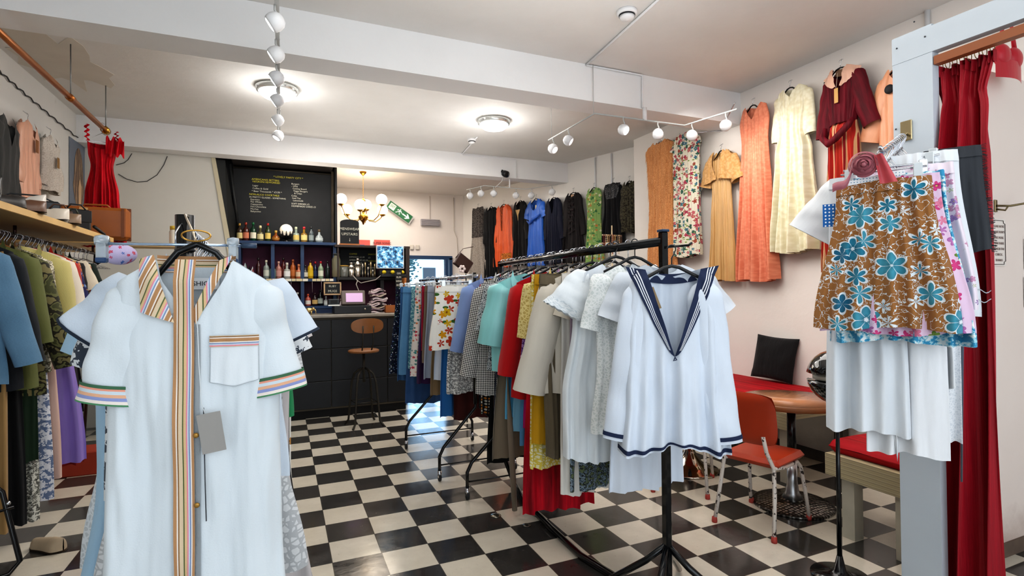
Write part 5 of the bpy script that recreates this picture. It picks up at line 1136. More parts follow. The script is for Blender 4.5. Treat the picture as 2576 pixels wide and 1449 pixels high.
# black bent tube leg at bottom left + brown panel
t=thing('folding_stool','black bent-tube folding stool leg at the bottom left corner','stool',(0,0,0))
MB().tube([(-1.75,3.95,.80),(-1.42,3.93,.45),(-1.34,3.92,.06),(-1.37,3.86,.018),(-1.75,3.6,.016)],.014,10).build('leg',blk,t); MB().tube([(-1.37,3.93,.36),(-1.8,3.8,.30)],.008,8).build('cross_bar',blk,t); MB().sph((-1.395,3.93,.385),.013,10,6).build('rivet',chrome,t)
MB().box(-1.78,3.75,.55,.34,.3,.03,bev=.01).build('seat',basic('#4a2a1c',.6),t)
MB().tube([(-1.75,3.55,.80),(-1.60,3.55,.45),(-1.75,3.55,.016)],.014,10).build('leg',blk,t)
# ================================================================= FRONT RACK AND WHITE SHIRT DRESS
FXX,FYY,FZ=-.235,1.66,1.70; DX=-.185
t=thing('clothes_rack','black clothes rack running away behind the white striped-trim shirt dress','clothes rack',(0,0,0))
fr=lambda y:FXX-.03*(y-FYY)+.0
MB().tube([(fr(1.70),1.70,FZ),(fr(3.0),3.0,FZ)],.016,14).build('rail',blk,t)
MB().tube([(fr(1.68),1.68,.02),(fr(1.68),1.68,FZ+.045)],.023,18).build('post',blk,t); MB().tube([(fr(1.68),1.68,FZ-.05),(fr(1.68),1.68,FZ-.045)],.0245,18).build('joint_ring',basic('#2a2c30',.3),t)
MB().tube([(fr(3.0),3.0,.02),(fr(3.0),3.0,FZ+.02)],.018,14).build('post',blk,t)
for y in(1.68,3.0): MB().tube([(fr(y)-.20,y,.018),(fr(y)+.20,y,.018)],.014,10).build('foot',blk,t)
for i in range(16):
    y=1.78+i*.05; 
    if i==0: hk=thing('clothes_hanger','chrome hook hanger crowded on the rail behind the white shirt dress','hanger',(fr(y),y,FZ+.002),.3,'hangers on the front rack'); hanger_mesh('wire',hk,.13,.09)
    else:
        c=copy_tree(hk,None,(fr(y),y,FZ+.002)); c.rotation_euler=(0,0,.5*math.sin(i*1.9))
PS=('#b58a62','#e9dfd6','#8f6a46','#d9c4a6','#5f6a42','#d8b98e','#e08aa0','#c9d4dc','#7f93b8','#e9dfd6')
str_=fab('stripe',*PS,s=2.6,w=(3,1,1,3,1,2,1,1,1,1)); strh=fab('stripe',*PS,s=2.6,w=(3,1,1,3,1,2,1,1,1,1),ax=1); strc=fab('stripe','#c9d6de','#e7a08a','#dfe6ea','#4f8a62','#e9dfd6','#8f9ac8','#e0b090',s=2.0,ax=1)
wdress=fab('plain','#dbe3e8')
t=thing('shirt_dress','long white short-sleeved shirt dress with striped collar and placket, large in the left foreground','dress',(DX,1.50,1.685),-.06)
G=Garment([(0,.135),(.06,.160),(.20,.182),(.40,.178),(.62,.182),(1.15,.215)],1.12,.055,(.078,.15,.02,'v'),.055,(.003,.014),(1.4,2.6,4.5),200,.02,.014)
OZ=-.07
G.body(90,80).build('body',wdress,t,(0,0,OZ))
for s_ in(-1,1):
    kw=W(x0=.138,z0=.055,L=.275,ang=.19,r0=.060,r1=.068,fl=.62,bend=0,seed=210+s_)
    so=sleeve(s_,nu=36,nv=26,**kw).build('sleeve',wdress,t,(0,0,OZ)); cuff(s_,t0=.86,t1=1.0,off=.004,nu=36,**kw).build('striped_cuff',strc,so); cuff(s_,t0=.84,t1=.865,off=.005,nu=36,**kw).build('green_piping',basic('#3f6a4e',.8),so)
G.patch(lambda u,v:(-.037+.042*u,.0+1.10*v),8,90,.012).build('striped_placket',str_,t,(0,0,OZ))
G.patch(lambda u,v:(.006+.010*u,.15+.95*v),3,90,.006).build('placket_shadow',fab('plain','#9aa0a4'),t,(0,0,OZ))  # grey strip paints the shadow along the underside of the placket
po=G.patch(lambda u,v:(.035+.10*u,.20+.085*v+.012*v*(1-abs(2*u-1))),14,14,.004).build('pocket',fab('plain','#e3e9ed'),t,(0,0,OZ)); G.patch(lambda u,v:(.033+.104*u,.178+.026*v),14,4,.007).build('pocket_band',strh,po)
m=MB(); m.tube([(.033,G.P(.2,.2,-1,.005)[1],-.20),(.033,G.P(.2,.28,-1,.005)[1],-.285),(.085,G.P(.4,.3,-1,.005)[1],-.298),(.137,G.P(.66,.28,-1,.005)[1],-.285),(.137,G.P(.66,.2,-1,.005)[1],-.20)],.0008,4); m.build('pocket_stitching',basic('#b9c0c6',.8),po)
# collar left flap, right facing, inner band
def colf(u,v):
    p0=Vector((-.080,-.01)); p1=Vector((-.040,.075)); q0=Vector((-.108,.0)); q1=Vector((-.098,.135)); tip=Vector((-.045,.165))
    a=p0.lerp(Vector((-.035,.145)),u); b=q0.lerp(Vector((-.100,.120)),u); c=a.lerp(b,v); return c
m=MB(); 
def g(u,v):
    c=colf(u,v); z=max(.0,c.y); y=G.P(max(-1,min(1,c.x/interp(G.prof,z))),z,-1,.014+.006*math.sin(v*PI))[1]; return (c.x,y-.01*(1-u)*0,-c.y),(c.x*.9+c.y*.35,c.y)
m.grid(g,20,10,flip=True); m.build('collar_flap',str_,t,(0,0,OZ))
def g(u,v):
    a=Vector((.080,-.012)).lerp(Vector((.008,.15)),u); b=Vector((.052,-.0)).lerp(Vector((.0,.125)),u); c=a.lerp(b,v); z=max(0,c.y); y=G.P(max(-1,min(1,c.x/interp(G.prof,z))),z,-1,.008)[1]; return (c.x,y,-c.y),(c.x,c.y)
m=MB(); m.grid(g,20,6); m.build('collar_facing',str_,t,(0,0,OZ))
m=MB(); m.grid(lambda u,v:((( (u*2-1)*.082),.035*math.sqrt(max(0,1-(u*2-1)**2)),.012+.0-.040*v),((u*2-1)*.08,v*.04)),24,4); m.build('back_collar_stand',strh,t,(0,0,OZ))
m=MB(); m.box(0,.026,-.055,.085,.002,.028); m.build('sewn_label',basic('#eef1f4',.7),t,(0,0,OZ)); text('FASHION',.016,basic('#20242c',.7),t,(0,.024,OZ-.060),FX,align='CENTER',ext=.0003)
# white inside yoke
m=MB(); m.grid(lambda u,v:(((u*2-1)*.09,.034*math.sqrt(max(0,1-.8*(u*2-1)**2)),-.015-.13*v)),16,4); m.build('inner_yoke',fab('plain','#cfd8de'),t,(0,0,OZ))
for z in(.40,.56,.74): 
    y=G.P(.05,z,-1,.012)[1]; MB().lathe([(.0055,0),(.006,.002),(.004,.004),(.001,.004)],14,(.010,y,-z),axis=(0,-1,0)).build('button',basic('#a8813e',.3,.6),t,(0,0,OZ))
MB().tube([(0,-.035,-.10),(.012,-.066,-.16),(.016,-.075,-.24),(.022,-.08,-.33),(.030,-.082,-.355)],.001,5).build('tag_string',basic('#d8dde0',.8),t,(0,0,OZ))
MB().box(.042,-.084,-.395,.048,.0016,.09,Matrix.Rotation(-.14,3,'Y')).build('price_tag',basic('#9a9793',.8),t,(0,0,OZ))
MB().tube([(.024,-.07,-.34),(.026,-.068,-.5),(.028,-.066,-.60)],.0013,5).build('dark_drawstring',basic('#43464c',.8),t,(0,0,OZ))
t=thing('clothes_hanger','black hanger with a brass ring holding the white shirt dress','hanger',(DX,1.50,1.685),-.06)
MB().tube([(-.125,0,-.165),(-.085,0,-.110),(-.04,0,-.050),(0,0,-.030),(.04,0,-.050),(.085,0,-.110),(.125,0,-.165)],[.005,.007,.008,.008,.008,.007,.005],10).build('arm',blk,t)
MB().tube([(0,0,-.03),(-.01,0,.0),(-.03,.05,.03),(-.05,.12,.055),(-.05,.17,.055),(-.05,.19,.03)],.0025,8).build('hook',basic('#d8c9b4',.3,.8),t)
MB().tube([(.030*math.cos(a),-.014+.004*math.sin(a*2),.0+.013*math.sin(a)-.012) for a in [2*PI*k/20 for k in range(20)]],.0022,6,closed=True).build('brass_ring',basic('#c79a4e',.25,.9),t)
# clip hanger behind: long chrome bar with clear clips
t=thing('clothes_hanger','long chrome bar hanger with two clear plastic clips behind the white shirt dress','hanger',(FXX-.01,1.60,1.66),-.10)
MB().tube([(-.17,0,0),(.15,0,0)],.0035,10).build('bar',basic('#b9cfe8',.15,.9),t); MB().tube([(.15,0,0),(.185,0,0)],.0065,10).build('bar_end',basic('#33465e',.3),t)
clr=basic('#e6eff5',.08,trans=.7)
for x in(-.155,.13):
    m=MB(); m.lathe([(.011,-.013),(.014,0),(.011,.013)],16,(x,0,.008),axis=(1,0,0)); m.box(x,-.007,-.016,.021,.006,.046,bev=.003); m.box(x,.009,-.016,.021,.006,.046,bev=.003); m.build('clear_clip',clr,t)
    MB().box(x,-.001,-.040,.023,.020,.014,bev=.003).build('clip_pad',basic('#1f3f66',.4),t)
MB().tube([(0,0,0),(0,0,.03),(-.0,.05,.06),(0,.10,.05)],.0022,6).build('hook',chrome,t)
GF='clothes behind the white shirt dress'
def fs(y,mt_,la,L=.7,sl='short',seed=0,sh=.17,ch=.21,hem=.23,dx=0,rz=-.08,scl=None,name='shirt',neck=(.07,.06,.02,'u'),**k): return rack_shirt(fr(y)+dx,y,FZ,rz,mt_,la,'dress' if name=='dress' else 'top',name,L=L,sl=sl,seed=seed,sh=sh,ch=ch,hem=hem,grp=GF,scl=scl,neck=neck,nu=26,nv=20,**k)
tt=fs(1.80,fab('plain','#d3deea'),'pale blue-white shirt with wide black-edged sleeves poking out on both sides of the white dress',L=.62,seed=220,scl=W(ang=.85,L=.20,r0=.08,r1=.09,fl=.5),rz=-.12,dx=.03)
for s_ in(-1,1): cuff(s_,x0=.16,z0=.045,L=.20,ang=.85*.75*(1+.25*math.sin(220*2.1+s_)),r0=.08,r1=.09,fl=.5,bend=0,seed=220+s_*3,t0=.97,t1=1.01,off=.003,nu=16).build('dark_sleeve_binding',basic('#1f2c3e',.8),tt,(0,0,-.09))
fs(1.90,fab('speckle','#dfe3e6','#dfe3e6','#3c4450',s=.35),'white blouse with thin black scribble lines showing at the right shoulder of the white dress',L=.66,seed=221,scl=W(ang=.5,L=.25),sh=.19,ch=.235)
fs(1.98,fab('lace','#b9bcbf','#dcdee0',s=.7),'grey lace dress showing to the right of the white shirt dress',L=.98,sl='elbow',seed=222,ch=.23,hem=.30,name='dress',dx=.02)
fs(2.08,fab('plain','#a9c9e0'),'light blue dress edge low at the left of the white shirt dress',L=1.15,sl='short',seed=223,ch=.22,hem=.28,name='dress',dx=-.07)
fs(2.16,fab('lace','#d9dee2','#c0c6ca',s=.8),'white lace dress with a straight sleeve behind the light blue dress',L=.96,sl='elbow',seed=224,ch=.24,hem=.29,name='dress',dx=-.06)
fs(2.26,fab('satin','#cfc9c9'),'sheer pearly dress hanging at the right behind the grey lace dress',L=1.25,sl='short',seed=225,ch=.23,hem=.31,name='dress',dx=.05)
fs(2.36,fab('plain','#2f8a5a'),'green top with blue edge peeking over the right shoulder of the white dress',L=.55,sl='short',seed=226,ch=.24,hem=.25,dx=.05)
fs(2.46,fab('plain','#1d1a1c'),'black skirt corner low behind the pearly dress','' and 0 or 1.30,sl=None,seed=227,ch=.23,hem=.30,name='dress',dx=.06)
fs(2.56,fab('floral','#e9e6e0','#c9904a','#8a9ab0','#b85a5a',s=1.2,d=.3),'white floral dress hem at the far end of the front rack',L=1.45,sl='short',seed=228,ch=.23,hem=.32,name='dress',dx=.07)
tag(MB().sph((0,0,0),.045,18,12,(1.1,.8,.75)).build('padded_shoulder',fab('floral','#c9bcdc','#d85a7a','#5a7ac0',s=2),loc=tuple(PD(300,640,1.75))),'small pink and blue patterned padded shoulder peeking left of the clear clip','garment')
# ================================================================= RIGHT WALL DRESSES
def wallspec(pl,pr,yt,yb,X): 
    a=PX(pl,(yt+yb)/2,X);b=PX(pr,(yt+yb)/2,X); top=PX((pl+pr)/2,yt,X); bot=PX((pl+pr)/2,yb,X); return (a.y+b.y)/2,abs(a.y-b.y)/2,top.z,bot.z
def wall_hanger(loc,rz,label,hw,grp,kind='black'):
    t=thing('clothes_hanger',label,'hanger',loc,rz,grp)
    MB().tube([(.012*math.cos(a),0,.012*math.sin(a)) for a in [math.radians(x) for x in range(180,-60,-20)]]+[(0,0,-.02),(0,0,-.04)],.0022,6).build('hook',chrome,t)
    z=-.05; MB().tube([(-hw,0,z-.075),(-hw*.6,0,z-.05),(-hw*.22,0,z-.008),(0,0,z),(hw*.22,0,z-.008),(hw*.6,0,z-.05),(hw,0,z-.075)],[.004,.006,.007,.007,.007,.006,.004],8).build('arm',blk if kind=='black' else chrome,t)
    MB().tube([(-.01,.03,.03),(0,.015,.018),(0,0,.012),(.012,.02,.02)],.0022,6).build('wall_nail',chrome,t); return t
GW='hangers on the right wall'; XW=4.255; RW=-PI/2
def wthing(name,label,cat,y,z,x=XW,grp='dresses on the right wall'): return thing(name,label,cat,(x,y,z),RW,grp)
# 1 fringed apricot dress
y,h,zt_,zb=wallspec(1626,1704,352,695,XW); L=zt_-zb
t=wthing('dress','apricot fringed shift dress at the left end of the near right wall','dress',y,zt_); ap=fab('lace','#e0a26c','#c98550',s=.9)
G=Garment([(0,h*.72),(.1,h*.95),(L*.4,h*.8),(L,h*1.0)],L,.045,(h*.35,.05,.01,'u'),.10,(.004,.012),(5,9,14),301,.02,.01); G.body(50,50).build('body',ap,t)
m=MB(); r_=random.Random(4)
for i in range(620):
    q=r_.uniform(-.99,.99); z=r_.uniform(.03,L-.04); p=G.P(q,z,-1,.002); ln=r_.uniform(.05,.10); a=r_.uniform(-.012,.012)
    m.add([(p[0]-.003,p[1],p[2]),(p[0]+.003,p[1],p[2]),(p[0]+a,p[1]-r_.uniform(.006,.022),p[2]-ln)],[(0,1,2)])
fo=m.build('fringe',fab('plain','#dd9c62'),t,smooth=False); 
wall_hanger((XW,y,zt_+.045),RW,'hanger holding the apricot fringed dress',.12,GW,'wire')
# 2 floral dress
y,h,zt_,zb=wallspec(1694,1773,330,645,XW); L=zt_-zb
t=wthing('dress','cream dress with a dense red, blue and green flower print on the right wall','dress',y,zt_,XW-.03); fl=fab('floral','#e6e0cc','#b5405a','#4a7a8a','#c86a72','#3a6a5a','#a84a3a',s=1.0,d=.42,lf='#7f9a4a',r=.95)
G=Garment([(0,h*.55),(.12,h*.86),(L*.35,h*.84),(L,h*.90)],L,.05,(h*.22,.03,.01,'u'),.07,(.004,.022),(4,7,11),302,.03,.01)
dress_parts(t,G,fl,W(L=.16,ang=.35,r0=.07,r1=.08,fl=.45,x=h*.55,z=.06),None,50,40,'body',0,1); G.patch(lambda u,v:(-.003+.006*u,.0+.16*v),2,10,.003).build('front_slit',basic('#6a5a4a',.8),t)
# 3 gold gown with bolero
y,h,zt_,zb=wallspec(1788,1846,378,706,XW); L=zt_-zb; au=fab('satin','#d1a66c'); aub=fab('brocade','#d6a873','#c39459',s=1.4)
t=wthing('gown','long golden beige gown with a small short-sleeved bolero, on the right wall','gown',y,zt_)
G=Garment([(0,h*.70),(.12,h*.85),(L*.28,h*.80),(L*.55,h*.92),(L,h*1.12)],L,.04,(h*.5,.10,.02,'sq'),.03,(.003,.035),(3.5,6,9),303,.02,.006); G.body(60,50).build('body',au,t)
G2_=Garment([(0,h*.75),(.15,h*1.30),(.34,h*1.45)],.32,.06,(h*.38,.34,.02,'v'),.06,(.003,.012),(2,4,7),304,.03,.01)
G2_.body(44,24,off=.012).build('bolero',aub,t)
for s_ in(-1,1): sleeve(s_,x0=h*.95,z0=.07,L=.30,ang=.33,r0=.075,r1=.085,fl=.5,seed=305+s_,nu=22,nv=18).build('bolero_sleeve',aub,t)
wall_hanger((XW,y,zt_+.05),RW,'black hanger holding the golden gown and bolero',.10,GW)
# 4 salmon gown
y,h,zt_,zb=wallspec(1856,1950,262,706,XW); L=zt_-zb; sa=fab('brocade','#e59172','#da8062',s=1.3)
t=wthing('gown','long sleeveless salmon pink gown with a V neck and flared hem on the right wall','gown',y,zt_)
G=Garment([(0,h*.62),(.16,h*.78),(.38,h*.70),(.75,h*.80),(L,h*1.05)],L,.045,(h*.40,.15,.03,'v'),.03,(.002,.045),(3,5,8),306,.03,.006); G.body(80,70).build('body',sa,t)
wall_hanger((XW,y+.02,zt_+.055),RW,'black hanger holding the salmon pink gown',.12,GW)
# 5 ivory satin
y,h,zt_,zb=wallspec(1946,2058,217,634,XW); L=zt_-zb; iv=fab('brocade','#ebe5cb','#ded5b4',s=.9)
t=wthing('dress','ivory brocade dress with elbow sleeves and a pleated skirt on the right wall','dress',y,zt_,XW-.01)
G=Garment([(0,h*.62),(.16,h*.72),(.40,h*.60),(.60,h*.78),(L,h*1.08)],L,.05,(h*.34,.10,.02,'v'),.04,(.004,.065),(3.5,6,9),307,.03,.008)
dress_parts(t,G,iv,W(L=.42,ang=.13,r0=.078,r1=.06,fl=.5,nu=24,nv=24,x=h*.62,z=.05),None,90,60,'body',0,2)
wall_hanger((XW-.01,y+.03,zt_+.055),RW,'black hanger holding the ivory brocade dress',.13,GW)
# 6 burgundy velvet
y,h,zt_,zb=wallspec(2062,2192,168,684,XW-.05); L=zt_-zb; bu=fab('velvet','#6a1020'); 
t=wthing('dress','burgundy velvet dress with pale pink collar and striped red skirt on the right wall','dress',y,zt_,XW-.05)
Lb=.46
G=Garment([(0,h*.50),(.12,h*.66),(.30,h*.62),(Lb,h*.52)],Lb,.06,(h*.26,.22,.02,'v'),.05,(.006,.006),(4,7,12),308,.0,.012)
kw=W(L=.50,ang=.24,r0=.082,r1=.070,fl=.55,nu=26,nv=26,x=h*.50,z=.05)
dress_parts(t,G,bu,kw,None,80,36,'bodice',0,3)
sk=Garment([(0,h*.52),(.2,h*.60),(L-Lb,h*.92)],L-Lb,.06,(h*.3,.0,.0,'u'),0,(.010,.05),(5,8,12),309,.02,.008)
sk.body(120,40).build('striped_skirt',fab('stripe','#b0261f','#d9b186','#8e1820','#d9b186','#c23a2a',s=1.15,w=(5,3,3,2,5)),t,(0,0,-Lb+.01))
pk=fab('satin','#dfb39c')
for s_ in(-1,1):
    def g(u,v):
        q=h*.26*(1-u*.75); z0=.22*(u*.75)-.005; w=.10*(1-u)**.6+.012; X=s_*(q+w*v); z=z0+w*v*.45; hw=interp(G.prof,max(0,z)); p=G.P(max(-1,min(1,X/hw)),max(0,z),-1,.012); return (X,p[1],-z),(X,z)
    m=MB(); m.grid(g,20,8,flip=s_<0); m.build('pink_collar',pk,t)
m=MB(); m.grid(lambda u,v:(((u*2-1)*h*.28,.04*math.sqrt(max(0,1-(u*2-1)**2)),.01-.06*v)),14,3); m.build('inner_collar',fab('plain','#a8846a'),t)
MB().tube([(-h*.52,-.07,-Lb-.02),(-h*.56,-.09,-Lb-.10),(-h*.2,-.13,-Lb-.17),(.1*h,-.13,-Lb-.14),(h*.50,-.10,-Lb-.05),(h*.52,-.06,-Lb)],[.02,.026,.028,.028,.026,.02],10).build('velvet_belt',bu,t)
MB().box(.0,-.085,-.24,.035,.004,.12,bev=.002).build('paper_tag',basic('#c59a5e',.8),t); MB().tube([(0,-.06,-.05),(0,-.086,-.18)],.0012,5).build('tag_string',basic('#e6d9c2',.8),t)
wall_hanger((XW-.05,y+.02,zt_+.06),RW,'black hanger holding the burgundy velvet dress',.15,GW)
# 7 half hidden behind post
y,h,zt_,zb=wallspec(2222,2310,165,330,XW); 
t=wthing('blouse','peach satin top mostly hidden behind the pale blue post','top',y,zt_); G=Garment([(0,.10),(.12,.15),(.5,.16)],.60,.05,(.07,.12,.02,'v'),.05,(.004,.01),(3,5),310,.02,.01); dress_parts(t,G,fab('satin','#e3a27c'),W(L=.5,ang=.28,r0=.07,r1=.09,fl=.5,x=.10),None,30,24,'body',0,4)
wall_hanger((XW,y,zt_+.05),RW,'black hanger half hidden behind the pale blue post',.14,GW)
o=MB().sph((0,0,0),.035,14,10,(.6,1,1)).build('dress_flower',basic('#1d1c20',.7),loc=(XW-.07,PX(2240,225,4.2).y,PX(2240,225,4.2).z)); tag(o,'black fabric rosette beside the hidden peach top','brooch')
# metal bracket rods
t=thing('wall_bracket','chrome display arm sticking out of the right wall above the golden gown','bracket',(4.33,4.30,3.26)); MB().tube([(0,0,0),(-.10,0,-.02),(-.28,-.35,.10)],.006,8).build('arm',chrome,t); MB().tube([(-.02,.1,-.02),(-.30,.25,-.04)],.005,8).build('cross_arm',chrome,t)
# ================================================================= FAR WALL GOWNS
dirw=Vector((B[0]-A[0],B[1]-A[1],0)).normalized(); nrm=Vector((-dirw.y,dirw.x,0)); 
if nrm.x>0: nrm=-nrm
farrz=math.atan2(nrm.x,-nrm.y)
def farpt(px,off=.10):
    # intersection of the viewing direction with the far wall (top view), offset from the wall
    d=_fw+CR*((px-CX)/FPX); a=Vector((A[0],A[1],0))+nrm*off; den=d.x*dirw.y-d.y*dirw.x; s_=(a.x*dirw.y-a.y*dirw.x)/den; return s_
def fz(px,py,off=.10):
    d=_fw+CR*((px-CX)/FPX)-CU*((py-CY)/FPX); a=Vector((A[0],A[1],0))+nrm*off; den=d.x*dirw.y-d.y*dirw.x; s_=(a.x*dirw.y-a.y*dirw.x)/den; return CAM+d*s_
GFW='gowns on the far right wall'
FAR=[(1183,1222,522,700,fab('lace','#a39b93','#8f877f',s=.6),'grey gown with a dark lace strapless bodice and pale skirt, leftmost on the far wall','strapless'),
(1217,1254,520,700,fab('plain','#121316'),'black long-sleeved gown next to the grey gown on the far wall','long'),
(1243,1291,514,672,fab('satin','#e2602a'),'bright orange kaftan gown with dark embroidery on the far wall','wide'),
(1289,1328,505,668,fab('plain','#1c1a1a'),'black gown with a gold V insert, right of the orange gown','long'),
(1325,1371,500,668,fab('satin','#2a66c4'),'royal blue gown with a tied waist on the far wall','short'),
(1369,1416,497,664,fab('plain','#171a2c'),'midnight navy gown with a deep V neck on the far wall','long'),
(1416,1468,484,660,fab('velvet','#252021'),'dark brown-black long gown with ruffled front on the far wall','long'),
(1470,1518,472,668,fab('floral','#8fae6a','#d8d48a','#3f7a4a','#c9854a','#e6e2c0',s=.9,d=.34,r=.95,lf='#4f8a5a'),'green and yellow leaf-print gown on the far wall','none'),
(1513,1572,460,612,fab('plain','#101013'),'black gown with a beaded lace yoke on the far wall','none'),
(1560,1606,455,585,fab('speckle','#3a352a','#2a2620','#55503e',s=.6),'dark olive brown textured sleeve garment cut off by the wall corner','long')]
for i,(pl,pr,yt,yb,mt_,la,sty) in enumerate(FAR):
    pc=(pl+pr)/2; a=fz(pl,(yt+yb)/2);b=fz(pr,(yt+yb)/2); c=fz(pc,yt); d_=fz(pc,yb); h=(a-b).length/2*1.04; L=c.z-d_.z; 
    t=thing('gown' if i<9 else 'jacket',la,'gown' if i<9 else 'jacket',c,farrz,GFW)
    wd={'strapless':[(0,h*.62),(L*.35,h*.66),(L,h*1.25)],'wide':[(0,h*.55),(.15,h*.8),(L,h*1.02)]}.get(sty,[(0,h*.60),(.12,h*.78),(L*.35,h*.70),(L,h*.95)])
    nk={'strapless':(h*.55,.03,.03,'v')}.get(sty,(h*.30,.28 if i in(5,) else .20 if i in(3,4) else .08,.02,'v' if i in(3,5) else 'u'))
    G=Garment(wd,L,.05,nk,.07 if sty!='strapless' else 0,(.004,.03),(4,6,9),330+i,.02,.01)
    s_={'long':W(L=.62,ang=.10,r0=.07,r1=.055,fl=.5,nu=18,nv=18,x=h*.62,z=.06),'short':W(L=.28,ang=.3,r0=.07,r1=.09,fl=.5,nu=18,nv=14,x=h*.6,z=.06),'wide':None,'none':None,'strapless':None}[sty]
    dress_parts(t,G,mt_,s_,None,44,36,'body',0,i)
    if i==0: G.body(44,12,0,.42,.006).build('lace_bodice',fab('speckle','#4c4644','#6f6864','#2e2a2a',s=.8),t)
    if i==2: G.patch(lambda u,v:((u-.5)*.07*(1-.4*v),.06+.42*v),8,16,.006).build('embroidery',fab('speckle','#8a3a1c','#3a1a14','#c05a2a',s=1),t); G.patch(lambda u,v:((u-.2)*h*1.0,L-.24+.22*v),10,8,.006).build('embroidered_hem',fab('speckle','#b5702a','#7a3a1c','#d88a3a',s=.8),t)
    if i==3: G.patch(lambda u,v:((u-.5)*.10*(1-v),.16+.20*v),6,8,.008).build('gold_insert',fab('satin','#c9a56a'),t)
    if i==4: MB().tube([(-h*.7,-.06,-.36),(-h*.3,-.085,-.42),(0,-.09,-.36),(h*.4,-.085,-.33),(h*.7,-.06,-.28)],[.01,.02,.03,.02,.01],8).build('waist_tie',fab('satin','#1f55b0'),t); MB().box(0,-.0,-.16,.03,.004,.11).build('paper_tag',basic('#d9cfa8',.8),t)
    if i==6:
        m=MB()
        for s2 in(-1,1): m.grid(lambda u,v:(s2*(.01+.045*v)+.012*math.sin(u*34+v*3),-.055-.018*math.sin(u*40+s2),-.10-.55*u),50,3)
        m.build('ruffle',fab('velvet','#2c2426'),t); MB().box(0,-.02,-.07,.06,.004,.07).build('paper_tag',basic('#c9a588',.8),t)
    if i==8: G.patch(lambda u,v:((u*2-1)*h*.62*math.sqrt(1-.6*v*v),.015+.22*v),30,16,.006).build('beaded_yoke',fab('sequin','#0c0c0e','#1c1c20','#5a5a5c','#101012'),t)
    wall_hanger(tuple(Vector(c)+Vector((0,0,.05))),farrz,'black hanger holding the %s'%['grey lace gown','black long-sleeved gown','orange kaftan gown','black gown with gold insert','royal blue gown','midnight navy gown','ruffled dark gown','leaf-print gown','beaded black gown','olive brown garment at the corner'][i],h*.55,'hangers on the far wall')
# necklace stand and handbag on the wall
p=PY(1540,640,5.6); t=thing('necklace_stand','cream T-bar jewellery stand hung with bead necklaces behind the central rack','necklace stand',(p.x,5.6,1.50)); crm=basic('#d9c7a4',.5)
top=PY(1540,592,5.6).z-1.50; MB().tube([(0,0,-1.5),(0,0,top+.12)],.008,8).build('pole',crm,t); MB().tube([(-.14,0,top),(.14,0,top)],.008,8).build('cross_bar',crm,t); MB().tube([(-.16,.05,top-.10),(.10,.05,top-.08)],.007,8).build('cross_bar',crm,t); MB().lathe([(.16,-1.5),(.16,-1.485),(.01,-1.47)],24).build('base',crm,t)
bc=['#7a2320','#e0cfae','#b0895a','#2a2420','#8a2a24','#c9a86a','#3f3a36','#d8b98e','#6a4a36']
for i in range(9):
    x=-.12+i*.03; ln=.20+.03*math.sin(i*2); m=MB()
    for k in range(22):
        a=k/21*PI; m.sph((x+.010*math.cos(a)*1.2,-.012,top-ln*math.sin(a) if 0 else top-.0-ln*(1-abs(2*k/21-1))),.0075,8,6)
    o=m.build('bead_necklace',basic(bc[i],.3),loc=(p.x,5.6,1.5)); tag(o,['dark red bead necklace at the left end of the stand','cream bead necklace, second on the stand','tan bead necklace, third on the stand','black bead necklace, fourth on the stand','red bead necklace in the middle of the stand','golden bead necklace right of the middle','grey-black bead necklace, third from the right end','peach bead necklace, second from the right end','brown bead necklace at the right end of the stand'][i],'necklace','necklaces on the stand')
t=thing('handbag','dark brown clutch bag with a white flower hanging tilted by the chrome rack','bag',tuple(PY(1165,662,6.1)),.2); MB().box(0,0,0,.22,.05,.16,Matrix.Rotation(.6,3,'Y'),bev=.01).build('body',basic('#3a2420',.4),t); MB().tube([(-.10,0,.06),(0,0,.17),(.14,0,.20)],.004,6).build('strap',basic('#3a2a26',.5),t)
m=MB(); 
for k in range(6): m.sph((-.03+.03*math.cos(k),-.03,-.07+.03*math.sin(k)),.02,8,6,(1,.4,1))
m.build('fabric_flower',basic('#e6d9d6',.7),t)
tag(MB().tube([tuple(PY(1172,690,6.1)),(PY(1172,690,6.1).x,6.1,0)],.01,8).build('display_pole',blk),'thin black display pole under the tilted brown clutch bag','pole')
# ================================================================= SKIRTS ON THE CUBICLE POST
aE=Vector((2.27,1.43,2.085)); aS=Vector((2.845,1.665,2.30)); fdir=(Vector((0,0,0))-Vector((aE.x,aE.y,0))).normalized(); prz=math.atan2(fdir.x,-fdir.y)
adir=(aS-aE); 
t=thing('clothes_rack','sloping chrome waterfall arm fixed by a square plate to the pale blue post','clothes rack',(0,0,0))
MB().box(2.843,1.665,2.315,.008,.055,.10,bev=.003).build('wall_plate',basic('#c9b78f',.2,.9),t)
MB().tube([tuple(aS),tuple(aS.lerp(aE,.95)),tuple(aE+Vector((-.012,-.005,.03)))],.008,10).build('arm',chrome,t)
GP='clothes on the sloping chrome arm'
def parm(k): p=aS.lerp(aE,k); return p
def hk(k,label,kind='clip',hw=.15,rz=0):
    p=parm(k); return hanger(kind,(p.x,p.y,p.z+.0),prz+rz,label,hw,'hangers on the chrome arm',.09)
side=Vector((math.cos(prz),math.sin(prz),0))    # viewer's right
def pskirt(k,mt_,la,L,w0,w1,dx=0,dz=0,seed=0,folds=(.01,.035),name='skirt',cat='skirt',rz=0,nu=60,nv=40,top=.11,neckd=0,ks=(3,5,8)):
    p=parm(k)+side*dx+Vector((0,0,dz)); t=thing(name,la,cat,p,prz+rz,GP)
    G=Garment([(0,w0),(.05,w0+.004),(L,w1)],L,.03,(w0*1.2,neckd,0,'u'),0,folds,ks,seed,.02,.006)
    G.body(nu,nv).build('panel',mt_,t,(0,0,-top)); G.body(nu,3,0,.05/L,.005).build('waistband',mt_,t,(0,0,-top)); return t,G
